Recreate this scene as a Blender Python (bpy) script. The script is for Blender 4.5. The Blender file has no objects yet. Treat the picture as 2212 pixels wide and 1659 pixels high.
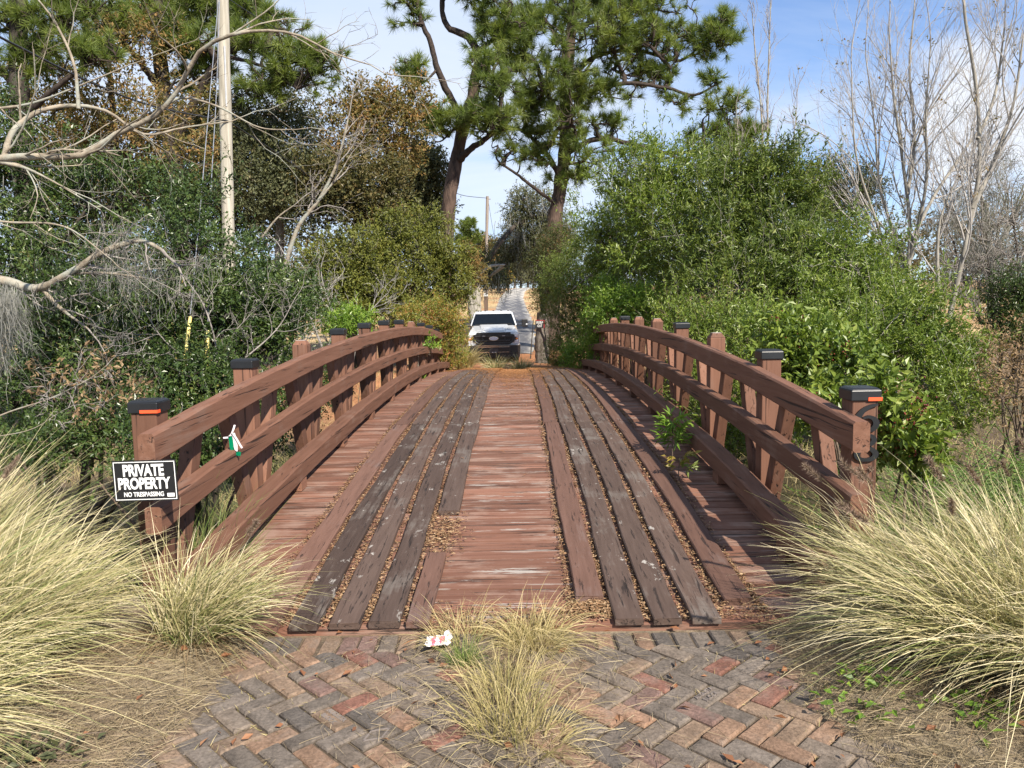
import bpy, math, random
import numpy as np
from mathutils import Vector, Matrix

rad = math.radians
SC = bpy.context.scene
COL = SC.collection
RNG = np.random.default_rng(11)
random.seed(5)

# ------------------------------------------------------------------ camera
F = 1642.0                                   # focal length in units of a 2212 px wide picture
CAM = np.array([0.065, 0.0, 1.63])
_p, _y, _r = rad(5.89), rad(0.42), rad(1.05)
_f = np.array([-math.sin(_y)*math.cos(_p), math.cos(_y)*math.cos(_p), -math.sin(_p)])
_r0 = np.array([math.cos(_y), math.sin(_y), 0.0])
_u0 = np.cross(_r0, _f)
_rt = _r0*math.cos(_r) - _u0*math.sin(_r)
_up = _u0*math.cos(_r) + _r0*math.sin(_r)

def P(px, py, d):
    """world point at distance d (along y) seen at photo position px, py"""
    v = _f + _rt*(px-1106.0)/F + _up*(829.5-py)/F
    return CAM + v*(d/v[1])

cam = bpy.data.cameras.new('camera')
cam.sensor_width = 36.0
cam.lens = 36.0*F/2212.0
cam.clip_end = 3000
cam.clip_start = 0.05
cam_o = bpy.data.objects.new('camera', cam)
COL.objects.link(cam_o)
M = Matrix(((_rt[0], _up[0], -_f[0], CAM[0]), (_rt[1], _up[1], -_f[1], CAM[1]), (_rt[2], _up[2], -_f[2], CAM[2]), (0, 0, 0, 1)))
cam_o.matrix_world = M
SC.camera = cam_o

# ------------------------------------------------------------------ light
SUN_EL, SUN_AZ = rad(41), rad(33)            # azimuth measured from straight behind the camera to the right
sv = Vector((math.cos(SUN_EL)*math.sin(SUN_AZ), -math.cos(SUN_EL)*math.cos(SUN_AZ), math.sin(SUN_EL)))
sl = bpy.data.lights.new('sun', 'SUN')
sl.energy = 5.0
sl.angle = rad(0.53)
sl.color = (1.0, 0.915, 0.79)
so = bpy.data.objects.new('sun', sl)
so.rotation_euler = sv.to_track_quat('Z', 'Y').to_euler()
so.location = (20, -30, 40)
COL.objects.link(so)

W = bpy.data.worlds.new('World')
SC.world = W
W.use_nodes = True

class NT:
    """tiny node helper"""
    def __init__(s, tree):
        s.t = tree
    def n(s, typ, **kw):
        o = s.t.nodes.new(typ)
        for k, v in kw.items():
            if k.startswith('i_'):
                key = k[2:]
                o.inputs[int(key) if key.isdigit() else key.replace('_', ' ')].default_value = v
            else:
                setattr(o, k, v)
        return o
    def l(s, a, b):
        s.t.links.new(a, b)
    def math(s, op, a, b=None, clamp=False):
        o = s.t.nodes.new('ShaderNodeMath'); o.operation = op; o.use_clamp = clamp
        for i, v in enumerate((a, b)):
            if v is None: continue
            if hasattr(v, 'links'): s.l(v, o.inputs[i])
            else: o.inputs[i].default_value = v
        return o.outputs[0]
    def vmath(s, op, a, b):
        o = s.t.nodes.new('ShaderNodeVectorMath'); o.operation = op
        for i, v in enumerate((a, b)):
            if hasattr(v, 'links'): s.l(v, o.inputs[i])
            else: o.inputs[i].default_value = v
        return o
    def ramp(s, fac, stops, interp='LINEAR'):
        o = s.t.nodes.new('ShaderNodeValToRGB'); e = o.color_ramp; e.interpolation = interp
        while len(e.elements) < len(stops): e.elements.new(0.5)
        for el, (p, c) in zip(e.elements, stops):
            el.position = p
            el.color = (c, c, c, 1) if not hasattr(c, '__len__') else (*c, 1)
        s.l(fac, o.inputs[0])
        return o.outputs[0]
    def mix(s, fac, a, b, mode='MIX'):
        o = s.t.nodes.new('ShaderNodeMix'); o.data_type = 'RGBA'; o.blend_type = mode
        for sock, v in ((o.inputs[0], fac), (o.inputs[6], a), (o.inputs[7], b)):
            if hasattr(v, 'links'): s.l(v, sock)
            elif hasattr(v, '__len__'): sock.default_value = (*v, 1)
            else: sock.default_value = v
        return o.outputs[2]
    def noise(s, vec, scale, detail=5, rough=0.6, dist=0.0):
        o = s.n('ShaderNodeTexNoise'); o.inputs['Scale'].default_value = scale
        o.inputs['Detail'].default_value = detail; o.inputs['Roughness'].default_value = rough
        o.inputs['Distortion'].default_value = dist
        s.l(vec, o.inputs['Vector'])
        return o.outputs['Fac']

def build_world():
    t = NT(W.node_tree); W.node_tree.nodes.clear()
    out = t.n('ShaderNodeOutputWorld'); bg = t.n('ShaderNodeBackground')
    sky = t.n('ShaderNodeTexSky'); sky.sky_type = 'NISHITA'; sky.sun_disc = False
    sky.sun_elevation = SUN_EL; sky.sun_rotation = rad(180) - SUN_AZ
    sky.air_density = 1.0; sky.dust_density = 0.0; sky.ozone_density = 3.0
    tc = t.n('ShaderNodeTexCoord')
    sep = t.n('ShaderNodeSeparateXYZ'); t.l(tc.outputs['Generated'], sep.inputs[0])
    den = t.math('ADD', t.math('MAXIMUM', sep.outputs[2], 0.0), 0.16)
    cx = t.math('DIVIDE', sep.outputs[0], den); cy = t.math('DIVIDE', sep.outputs[1], den)
    com = t.n('ShaderNodeCombineXYZ'); t.l(cx, com.inputs[0]); t.l(t.math('MULTIPLY', cy, 1.7), com.inputs[1])
    com.inputs[2].default_value = 3.1
    n1 = t.noise(com.outputs[0], 0.55, 9, 0.58, 0.6)
    m1 = t.ramp(n1, [(0.40, 0.0), (0.66, 0.9)])
    # veil: clouds thicken towards the west (left) and the horizon
    west = t.ramp(t.math('ADD', t.math('MULTIPLY', sep.outputs[0], -1.0), 0.5), [(0.2, 0.0), (0.62, 0.75)])
    low = t.ramp(sep.outputs[2], [(0.02, 0.5), (0.26, 0.0)])
    veil = t.math('MAXIMUM', west, low)
    m2 = t.math('ADD', t.math('MULTIPLY', m1, 0.75), veil, True)
    # one cumulus cloud in the north-east
    cdir = P(2090, 290, 100)-CAM; cdir = cdir/np.linalg.norm(cdir)
    dd = t.vmath('DISTANCE', tc.outputs['Generated'], tuple(cdir)).outputs['Value']
    n3 = t.noise(tc.outputs['Generated'], 9.0, 6, 0.6)
    puff = t.math('ADD', t.math('MULTIPLY', dd, -7.5), t.math('ADD', t.math('MULTIPLY', n3, 1.5), 0.35))
    m3 = t.ramp(puff, [(0.15, 0.0), (0.75, 0.9)])
    fac = t.math('MAXIMUM', t.math('MULTIPLY', m2, 0.86), m3)
    skyc = t.mix(1.0, sky.outputs[0], (0.069, 0.083, 0.102), 'MULTIPLY')
    ccol = t.mix(t.ramp(n1, [(0.4, 0.0), (0.75, 1.0)]), (0.355, 0.43, 0.56), (0.51, 0.535, 0.575))
    ccol = t.mix(m3, ccol, (0.54, 0.55, 0.575))
    fin = t.mix(fac, skyc, ccol)
    t.l(fin, bg.inputs[0]); bg.inputs[1].default_value = 1.0
    t.l(bg.outputs[0], out.inputs[0])
build_world()
SC.view_settings.view_transform = 'Standard'
SC.view_settings.look = 'None'
SC.view_settings.exposure = 0.95
SC.view_settings.gamma = 1.0

# ------------------------------------------------------------------ materials
def new_mat(name):
    m = bpy.data.materials.new(name); m.use_nodes = True
    t = NT(m.node_tree); m.node_tree.nodes.clear()
    out = t.n('ShaderNodeOutputMaterial')
    b = t.n('ShaderNodeBsdfPrincipled')
    t.l(b.outputs[0], out.inputs[0])
    return m, t, b, out

def mat_plain(name, col, rough=0.6, metal=0.0, spec=0.5, var=0.15, bump=0.0, scale=6.0, coat=0.0):
    m, t, b, out = new_mat(name)
    tc = t.n('ShaderNodeTexCoord')
    n = t.noise(tc.outputs['Object'], scale, 6, 0.6)
    c = t.mix(t.ramp(n, [(0.3, 0.0), (0.7, 1.0)]), tuple(x*(1-var) for x in col), tuple(min(1, x*(1+var)) for x in col))
    t.l(c, b.inputs['Base Color'])
    b.inputs['Roughness'].default_value = rough; b.inputs['Metallic'].default_value = metal
    b.inputs['Specular IOR Level'].default_value = spec
    b.inputs['Coat Weight'].default_value = coat
    if bump:
        bp = t.n('ShaderNodeBump'); bp.inputs['Strength'].default_value = bump; bp.inputs['Distance'].default_value = 0.02
        t.l(n, bp.inputs['Height']); t.l(bp.outputs[0], b.inputs['Normal'])
    return m

def mat_leaf(name, stops, trans=0.3, rough=0.45, spec=0.4, clw=0.45):
    """per-leaf colour from the face attributes rnd and cl"""
    m, t, b, out = new_mat(name)
    a = t.n('ShaderNodeAttribute', attribute_name='rnd'); c = t.n('ShaderNodeAttribute', attribute_name='cl')
    v = t.math('ADD', t.math('MULTIPLY', a.outputs['Fac'], 1-clw), t.math('MULTIPLY', c.outputs['Fac'], clw))
    col = t.ramp(v, stops)
    t.l(col, b.inputs['Base Color'])
    b.inputs['Roughness'].default_value = rough; b.inputs['Specular IOR Level'].default_value = spec
    if trans > 0:
        tr = t.n('ShaderNodeBsdfTranslucent'); t.l(t.mix(1.0, col, (1.15, 1.2, 0.6), 'MULTIPLY'), tr.inputs[0])
        mx = t.n('ShaderNodeMixShader'); mx.inputs[0].default_value = trans
        t.l(b.outputs[0], mx.inputs[1]); t.l(tr.outputs[0], mx.inputs[2]); t.l(mx.outputs[0], out.inputs[0])
    return m

def mat_bark(name, c1, c2, sc=(9, 9, 2.2), bump=0.6, lichen=None):
    m, t, b, out = new_mat(name)
    tc = t.n('ShaderNodeTexCoord'); mp = t.n('ShaderNodeMapping'); mp.inputs['Scale'].default_value = sc
    t.l(tc.outputs['Object'], mp.inputs[0])
    n = t.noise(mp.outputs[0], 1.0, 8, 0.65, 0.4)
    col = t.mix(t.ramp(n, [(0.35, 0.0), (0.62, 1.0)]), c1, c2)
    if lichen:
        n2 = t.noise(tc.outputs['Object'], 3.0, 6, 0.6)
        col = t.mix(t.ramp(n2, [(0.5, 0.0), (0.62, 0.8)]), col, lichen)
    t.l(col, b.inputs['Base Color']); b.inputs['Roughness'].default_value = 0.9; b.inputs['Specular IOR Level'].default_value = 0.2
    bp = t.n('ShaderNodeBump'); bp.inputs['Strength'].default_value = bump; bp.inputs['Distance'].default_value = 0.03
    t.l(n, bp.inputs['Height']); t.l(bp.outputs[0], b.inputs['Normal'])
    return m

def mat_wood(name, paint, light, dark, axis, worn=(0.25, 0.23, 0.21), wear=0.35, chips=0.0, crack=0.5, rough=0.75, chs=(5, 13), mid=False):
    """painted timber: grain runs along axis; wear bares grey wood, chips are pale flakes"""
    m, t, b, out = new_mat(name)
    tc = t.n('ShaderNodeTexCoord'); at = t.n('ShaderNodeAttribute', attribute_name='rnd')
    off = t.vmath('SCALE', (3.7, 5.1, 2.3), (0, 0, 0)); t.l(at.outputs['Fac'], off.inputs['Scale'])
    v = t.vmath('ADD', tc.outputs['Object'], off.outputs[0]).outputs[0]
    def stretched(a, c):
        mp = t.n('ShaderNodeMapping'); s = [c, c, c]; s['xyz'.index(axis)] = a
        mp.inputs['Scale'].default_value = s; t.l(v, mp.inputs[0]); return mp.outputs[0]
    g1 = t.noise(stretched(1.4, 26), 1.0, 7, 0.65, 0.3)
    g2 = t.noise(stretched(0.9, 42), 1.0, 4, 0.6, 0.6)
    blotch = t.noise(v, 2.2, 5, 0.6)
    col = t.mix(t.ramp(g1, [(0.3, 0.0), (0.72, 1.0)]), paint, light)
    val = t.math('ADD', t.math('MULTIPLY', at.outputs['Fac'], 0.6), 0.7)
    vc = t.n('ShaderNodeCombineXYZ')
    for i in range(3): t.l(val, vc.inputs[i])
    col = t.mix(1.0, col, vc.outputs[0], 'MULTIPLY')
    wv = t.math('ADD', t.math('MULTIPLY', blotch, 0.65), t.math('MULTIPLY', g1, 0.35))
    wm = t.ramp(wv, [(0.62-0.22*wear, 0.0), (0.70-0.2*wear, min(1.0, wear*1.6))])
    col = t.mix(wm, col, worn)
    if chips:
        nb = t.noise(stretched(*chs), 1.0, 6, 0.72, 0.2)
        nd = t.noise(stretched(min(chs[0]*.8, 1.6), max(chs[1]*1.3, 24)), 1.0, 6, 0.7, 0.1)
        col = t.mix(t.ramp(nd, [(0.68-0.1*chips, 0.0), (0.72-0.1*chips, .75)]), col, dark)
        cm = t.ramp(nb, [(0.70-0.1*chips, 0.0), (0.73-0.1*chips, 0.85)])
        patchy = t.ramp(t.noise(v, 1.7, 3, 0.5), [(.36, .45), (.58, 1.0)])
        cm = t.math('MULTIPLY', cm, patchy)
        if mid:                              # paint is worn off where feet and grit gather between the tracks
            sx_ = t.n('ShaderNodeSeparateXYZ'); t.l(tc.outputs['Object'], sx_.inputs[0])
            cm = t.math('MULTIPLY', cm, t.ramp(t.math('ABSOLUTE', sx_.outputs[0]), [(.38, 1.0), (.52, .3)]))
        col = t.mix(cm, col, (0.36, 0.335, 0.30))
    ck = t.ramp(g2, [(0.33, 1.0), (0.40, 0.0)])
    col = t.mix(t.math('MULTIPLY', ck, crack), col, dark)
    t.l(col, b.inputs['Base Color']); b.inputs['Roughness'].default_value = rough
    b.inputs['Specular IOR Level'].default_value = 0.25
    hh = t.math('SUBTRACT', g1, t.math('MULTIPLY', ck, 0.8))
    bp = t.n('ShaderNodeBump'); bp.inputs['Strength'].default_value = 0.55; bp.inputs['Distance'].default_value = 0.008
    t.l(hh, bp.inputs['Height']); t.l(bp.outputs[0], b.inputs['Normal'])
    return m

def mat_attr_col(name, attr, rough=0.9, nscale=40, nvar=0.35, bump=0.4, bd=0.01, stain=None, spec=0.2):
    m, t, b, out = new_mat(name)
    a = t.n('ShaderNodeAttribute', attribute_name=attr); tc = t.n('ShaderNodeTexCoord')
    n = t.noise(tc.outputs['Object'], nscale, 8, 0.7); n2 = t.noise(tc.outputs['Object'], nscale*0.12, 5, 0.6)
    f = t.ramp(n, [(0.25, 1-nvar), (0.75, 1+nvar)])
    g = t.ramp(n2, [(0.25, 1-nvar*0.6), (0.75, 1+nvar*0.6)])
    c = t.mix(1.0, t.mix(1.0, a.outputs['Color'], f, 'MULTIPLY'), g, 'MULTIPLY')
    if stain:
        n4 = t.noise(tc.outputs['Object'], 7.0, 7, 0.7)
        c = t.mix(t.ramp(n4, [(0.5, 0.0), (0.76, 0.55)]), c, stain)
    t.l(c, b.inputs['Base Color']); b.inputs['Roughness'].default_value = rough; b.inputs['Specular IOR Level'].default_value = spec
    bp = t.n('ShaderNodeBump'); bp.inputs['Strength'].default_value = bump; bp.inputs['Distance'].default_value = bd
    t.l(n, bp.inputs['Height']); t.l(bp.outputs[0], b.inputs['Normal'])
    return m

# ------------------------------------------------------------------ geometry collectors
def nrm(a):
    return a/np.maximum(np.linalg.norm(a, axis=-1, keepdims=True), 1e-9)

class G:
    """collects polygons; build() links them as ONE mesh object"""
    def __init__(s):
        s.V = []; s.F = []; s.A = []; s.C = []; s.n = 0; s.K = []
    def add(s, V, Fc, rnd=0.5, cl=0.5, col=None):
        V = np.asarray(V, dtype=np.float64).reshape(-1, 3); Fc = np.asarray(Fc, dtype=np.int64)
        m = len(Fc)
        s.V.append(V); s.F.append(Fc+s.n); s.n += len(V)
        s.A.append(np.broadcast_to(np.asarray(rnd, dtype=np.float32), (m,)))
        s.C.append(np.broadcast_to(np.asarray(cl, dtype=np.float32), (m,)))
        if col is not None: s.K.append(np.broadcast_to(np.asarray(col, dtype=np.float32), (m, 3)))
        return s
    def box(s, c, size, rot=None, rnd=0.5, col=None):
        x, y, z = [q/2 for q in size]
        v = np.array([(i*x, j*y, k*z) for k in (-1, 1) for j in (-1, 1) for i in (-1, 1)])
        if rot is not None: v = v @ np.array(rot).T
        f = [(0, 2, 3, 1), (4, 5, 7, 6), (0, 1, 5, 4), (2, 6, 7, 3), (0, 4, 6, 2), (1, 3, 7, 5)]
        return s.add(v+np.array(c), f, rnd, 0.5, col)
    def hexa(s, v8, rnd=0.5):
        """8 corners: bottom 4 ccw, top 4 ccw"""
        f = [(3, 2, 1, 0), (4, 5, 6, 7), (0, 1, 5, 4), (1, 2, 6, 5), (2, 3, 7, 6), (3, 0, 4, 7)]
        return s.add(v8, f, rnd)
    def beam(s, a, b, w, h, side, rnd=0.5):
        """square timber from a to b; side = unit vector for its width"""
        a = np.array(a, float); b = np.array(b, float); d = nrm(b-a); sd = nrm(np.array(side, float)); n = np.cross(sd, d)
        q = [(-1, -1), (1, -1), (1, 1), (-1, 1)]
        return s.hexa([a+sd*i*w/2+n*j*h/2 for i, j in q]+[b+sd*i*w/2+n*j*h/2 for i, j in q], rnd)
    def tubes(s, Pt, Rd, sides=5, rnd=None, cap=True):
        Pt = np.asarray(Pt, float); Rd = np.asarray(Rd, float)
        if Pt.ndim == 2: Pt = Pt[None]; Rd = Rd[None]
        n, k, _ = Pt.shape
        if n == 0: return s
        T = nrm(np.gradient(Pt, axis=1))
        mean = nrm(Pt[:, -1]-Pt[:, 0]+1e-6)
        ref = np.where(np.abs(mean[:, 2:3]) > 0.75, np.array([[1.0, 0.1, 0]]), np.array([[0.05, 0.1, 1.0]]))
        S = nrm(np.cross(T, ref[:, None, :])); U = np.cross(S, T)
        an = np.linspace(0, 2*np.pi, sides, endpoint=False)
        ring = S[:, :, None, :]*np.cos(an)[None, None, :, None]+U[:, :, None, :]*np.sin(an)[None, None, :, None]
        V = Pt[:, :, None, :]+ring*Rd[:, :, None, None]
        idx = np.arange(n*k*sides).reshape(n, k, sides)
        nx = np.roll(idx, -1, axis=2)
        Fq = np.stack([idx[:, :-1], nx[:, :-1], nx[:, 1:], idx[:, 1:]], -1).reshape(-1, 4)
        if rnd is None: rnd = RNG.random(n)
        s.add(V.reshape(-1, 3), Fq, np.repeat(np.broadcast_to(rnd, (n,)), (k-1)*sides))
        return s
    def leaves(s, B, D, N, L, Wd, rnd, cl, fold=0.18, belly=0.45):
        D = nrm(D); S = nrm(np.cross(D, N)); N2 = np.cross(S, D)
        L = np.asarray(L)[:, None]; Wd = np.asarray(Wd)[:, None]
        mid = B+D*L*belly
        a = mid+S*Wd*0.5+N2*Wd*fold; c = mid-S*Wd*0.5+N2*Wd*fold
        tip = B+D*L-N2*L*0.10
        V = np.stack([B, a, tip, c], 1).reshape(-1, 3)
        return s.add(V, np.arange(len(V)).reshape(-1, 4), rnd, cl)
    def tris(s, B, D, L, w, rnd, cl):
        D = nrm(D); ref = nrm(RNG.normal(size=D.shape)); S = nrm(np.cross(D, ref))*w
        V = np.stack([B-S, B+S, B+D*np.asarray(L)[:, None]], 1).reshape(-1, 3)
        return s.add(V, np.arange(len(V)).reshape(-1, 3), rnd, cl)
    def blades(s, B, D, L, bend, w, rnd, cl, seg=6, side=None):
        """curved grass blades: B base, D start direction, bend = how far gravity pulls the tip"""
        n = len(B); t = np.linspace(0, 1, seg+1)[None, :, None]
        L = np.asarray(L)[:, None, None]; bd = np.asarray(bend)[:, None, None]
        D = nrm(D)[:, None, :]
        hor = D*np.array([1, 1, 0]); hor = hor/np.maximum(np.linalg.norm(hor, axis=-1, keepdims=True), 1e-6)
        C = B[:, None, :]+D*L*t+(np.array([0, 0, -1.0])*0.75+hor*0.35)*L*bd*t**2.3
        sd = RNG.normal(size=(n, 1, 3)); T = np.gradient(C, axis=1); S = nrm(np.cross(T, sd))
        wd = np.asarray(w).reshape(-1, 1, 1)*np.clip(1.08-t**1.8, 0.05, 1)
        V = np.stack([C-S*wd/2, C+S*wd/2], 2).reshape(-1, 3)
        idx = np.arange(n*(seg+1)*2).reshape(n, seg+1, 2)
        Fq = np.stack([idx[:, :-1, 0], idx[:, :-1, 1], idx[:, 1:, 1], idx[:, 1:, 0]], -1).reshape(-1, 4)
        # cl carries the place along the blade plus a random part
        tt = (np.arange(seg)+0.5)/seg
        clv = np.clip(np.asarray(cl).reshape(-1, 1)+0.35*(tt[None]-0.5), 0, 1)
        s.add(V, Fq, np.repeat(np.broadcast_to(rnd, (n,)), seg), np.broadcast_to(clv, (n, seg)).reshape(-1))
        return C
    def build(s, name, mat, parent=None, bevel=0.0, smooth=False, local=False, attrs=True):
        me = bpy.data.meshes.new(name)
        V = np.concatenate(s.V) if s.V else np.zeros((0, 3))
        if parent is not None and not local:
            p = parent; off = np.zeros(3)
            while p is not None: off += np.array(p.location); p = p.parent
            V = V-off
        elif parent is None and not local:
            pass
        me.vertices.add(len(V)); me.vertices.foreach_set('co', V.astype(np.float32).ravel())
        tot = np.concatenate([np.full(len(f), f.shape[1]) for f in s.F]); li = np.concatenate([f.ravel() for f in s.F])
        me.loops.add(len(li)); me.loops.foreach_set('vertex_index', li.astype(np.int32))
        st = np.concatenate([[0], np.cumsum(tot)[:-1]])
        me.polygons.add(len(tot)); me.polygons.foreach_set('loop_start', st.astype(np.int32))
        if attrs:
            a = me.attributes.new('rnd', 'FLOAT', 'FACE'); a.data.foreach_set('value', np.concatenate(s.A).astype(np.float32))
            a = me.attributes.new('cl', 'FLOAT', 'FACE'); a.data.foreach_set('value', np.concatenate(s.C).astype(np.float32))
        if s.K:
            a = me.attributes.new('tint', 'FLOAT_COLOR', 'FACE'); k = np.concatenate(s.K)
            a.data.foreach_set('color', np.concatenate([k, np.ones((len(k), 1))], 1).astype(np.float32).ravel())
        me.update(calc_edges=True)
        me.polygons.foreach_set('use_smooth', np.full(len(tot), bool(smooth)))
        if mat is not None: me.materials.append(mat)
        o = bpy.data.objects.new(name, me); COL.objects.link(o)
        if parent is not None: o.parent = parent
        if bevel:
            b = o.modifiers.new('bevel', 'BEVEL'); b.width = bevel; b.segments = 2; b.limit_method = 'ANGLE'; b.angle_limit = rad(40)
        return o

def tag(o, label, cat, group=None):
    o['label'] = label; o['category'] = cat
    if group: o['group'] = group
    return o

def thing(name, label, cat, loc=(0, 0, 0), group=None, rz=0.0):
    o = bpy.data.objects.new(name, None); o.empty_display_size = 0.2
    o.location = loc; o.rotation_euler = (0, 0, rz); COL.objects.link(o)
    return tag(o, label, cat, group)

def struct(o, kind='structure'):
    o['kind'] = kind; return o

def text_geo(g, body, to_world, width, height, thick=0.002, bold=0.02, rnd=0.5):
    """lettering as solid mesh fitted to width x height, centred; to_world maps (u, v, w) arrays"""
    cu = bpy.data.curves.new('t', 'FONT'); cu.body = body; cu.size = 1.0; cu.extrude = 0.5; cu.offset = bold
    cu.resolution_u = 4
    o = bpy.data.objects.new('t', cu); COL.objects.link(o)
    bpy.context.view_layer.update()
    me = bpy.data.meshes.new_from_object(o.evaluated_get(bpy.context.evaluated_depsgraph_get()))
    v = np.array([x.co[:] for x in me.vertices]); fs = [tuple(p.vertices) for p in me.polygons]
    bpy.data.objects.remove(o); bpy.data.meshes.remove(me); bpy.data.curves.remove(cu)
    lo, hi = v.min(0), v.max(0)
    u = (v[:, 0]-(lo[0]+hi[0])/2)/(hi[0]-lo[0])*width
    w = (v[:, 1]-(lo[1]+hi[1])/2)/(hi[1]-lo[1])*height
    h = (v[:, 2]+0.5)*thick
    base = g.n
    for k in (3, 4):
        ff = [f for f in fs if len(f) == k]
        if ff:
            g.add(to_world(u, w, h), ff, rnd)
    rest = [f for f in fs if len(f) > 4]
    for f in rest: g.add(to_world(u, w, h), [f], rnd)

def path(pts, n=24):
    """smooth path through points"""
    p = np.asarray(pts, float)
    if len(p) < 3: return p[0]+(p[1]-p[0])*np.linspace(0, 1, n)[:, None]
    q = np.vstack([2*p[0]-p[1], p, 2*p[-1]-p[-2]]); o = []
    per = max(2, n//(len(p)-1))
    for i in range(1, len(q)-2):
        t = np.linspace(0, 1, per, endpoint=False)[:, None]
        a, b, c, d = q[i-1], q[i], q[i+1], q[i+2]
        o.append(.5*((2*b)+(c-a)*t+(2*a-5*b+4*c-d)*t**2+(3*b-a-3*c+d)*t**3))
    o.append(p[-1][None]); return np.concatenate(o)

# ------------------------------------------------------------------ terrain
def sstep(a, b, x):
    t = np.clip((x-a)/(b-a), 0, 1); return t*t*(3-2*t)

_yk = [-30, 0, 19.5, 23, 29, 36, 50, 70, 90, 110, 160, 260]
_zk = [-.1, -.014, -.05, -.22, -.52, -.1, .70, 1.6, 2.7, 4.1, 4.6, 5]
def wob(x, y, s, k=0.0):
    return (np.sin(x*s+1.3+k)*np.cos(y*s*1.13+0.7+k)+0.5*np.sin(x*s*2.3+y*s*1.7+k)+0.3*np.sin(-x*s*4.1+y*s*3.7+2*k))/1.8

def gz(x, y):
    x = np.asarray(x, float); y = np.asarray(y, float)
    z = np.interp(y, _yk, _zk)
    ditch = sstep(4.0, 7.5, y)*(1-sstep(15.5, 20.0, y))
    z = z-1.35*ditch*(0.75+0.25*sstep(30, 5, np.abs(x)))*(1-.62*sstep(2.4, 4.2, x))
    # soil banked up beside the brick apron and its ragged edge
    edge = 1.42+0.16*wob(x*0, y, 2.1)+0.08*wob(x*0, y, 7.0, 2)-0.12*sstep(3.6, 2.6, y)
    bank = sstep(edge-0.12, edge+0.25, np.abs(x))*(1-sstep(3.6, 4.6, y))
    z = z+bank*0.065
    z = z+0.012*wob(x, y, 6.0)*bank+0.10*wob(x, y, 0.7, 1)*sstep(3, 8, np.abs(x))
    road = 1-sstep(2.0, 5.0, np.abs(x-rx(y)))
    z = z+0.25*wob(x, y, 0.23, 3)*sstep(20, 40, y)*(1-road)
    return z

def rx(y):
    return np.interp(y, [0, 20, 29, 36, 45, 65, 85, 100, 107, 112, 120, 200], [0, 0, -.7, -.35, -.2, -.35, -.45, -.1, .6, 2.0, 6, 60])

def build_ground():
    xs = np.unique(np.concatenate([np.linspace(-3.2, 3.2, 110), np.linspace(-12, 12, 110), np.linspace(-60, 60, 90), np.linspace(-400, 400, 41)]))
    ys = np.unique(np.concatenate([np.linspace(0.5, 5.5, 100), np.linspace(-40, 40, 160), np.linspace(40, 160, 70), np.linspace(160, 700, 20)]))
    X, Y = np.meshgrid(xs, ys)
    Z = gz(X, Y)
    V = np.stack([X, Y, Z], -1).reshape(-1, 3); ny, nx = X.shape
    idx = np.arange(ny*nx).reshape(ny, nx)
    Fq = np.stack([idx[:-1, :-1], idx[:-1, 1:], idx[1:, 1:], idx[1:, :-1]], -1).reshape(-1, 4)
    g = G(); g.add(V, Fq)
    c = V[Fq].mean(1); x, y = c[:, 0], c[:, 1]
    sand = np.array([.36, .30, .215]); duff = np.array([.17, .118, .075]); straw = np.array([.30, .135, .062])
    tan = np.array([.46, .335, .17]); green = np.array([.085, .10, .035]); earth = np.array([.075, .055, .038])
    col = np.tile(duff, (len(c), 1))
    def blend(col, tgt, m): return col*(1-m[:, None])+tgt*m[:, None]
    n1 = wob(x, y, 1.1); n2 = wob(x, y, 0.35, 4)
    col = blend(col, sand*0.8, np.clip(sstep(5.5, 4.0, y)*(0.40+0.5*n1+.3*wob(x, y, 3.1, 2)), 0, 1))
    col = blend(col, earth*1.2, sstep(1.35, 1.2, np.abs(x))*sstep(3.75, 3.6, y)*.8)
    col = blend(col, earth, sstep(4.5, 7, y)*(1-sstep(15.5, 19, y))*0.75)
    col = blend(col, green, np.clip(sstep(4.5, 6, y)*(1-sstep(14, 18, y))*(0.3+n2*0.7), 0, 0.8))
    col = blend(col, straw, sstep(15.5, 18.5, y)*(1-sstep(30, 37, y))*np.clip(1.25-np.abs(x)/9, 0, 1))
    col = blend(col, tan, sstep(31, 40, y)*np.clip(0.8+0.4*n2, 0, 1))
    col = blend(col, straw*1.05, sstep(36, 46, y)*np.clip(0.2+1.0*wob(x, y, 0.5, 7), 0, .7))
    g.K.append(col.astype(np.float32))
    o = g.build('ground', mat_attr_col('soil and litter', 'tint', nscale=22, nvar=0.5, bump=0.8, bd=0.03), smooth=True)
    struct(o)
build_ground()

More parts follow.
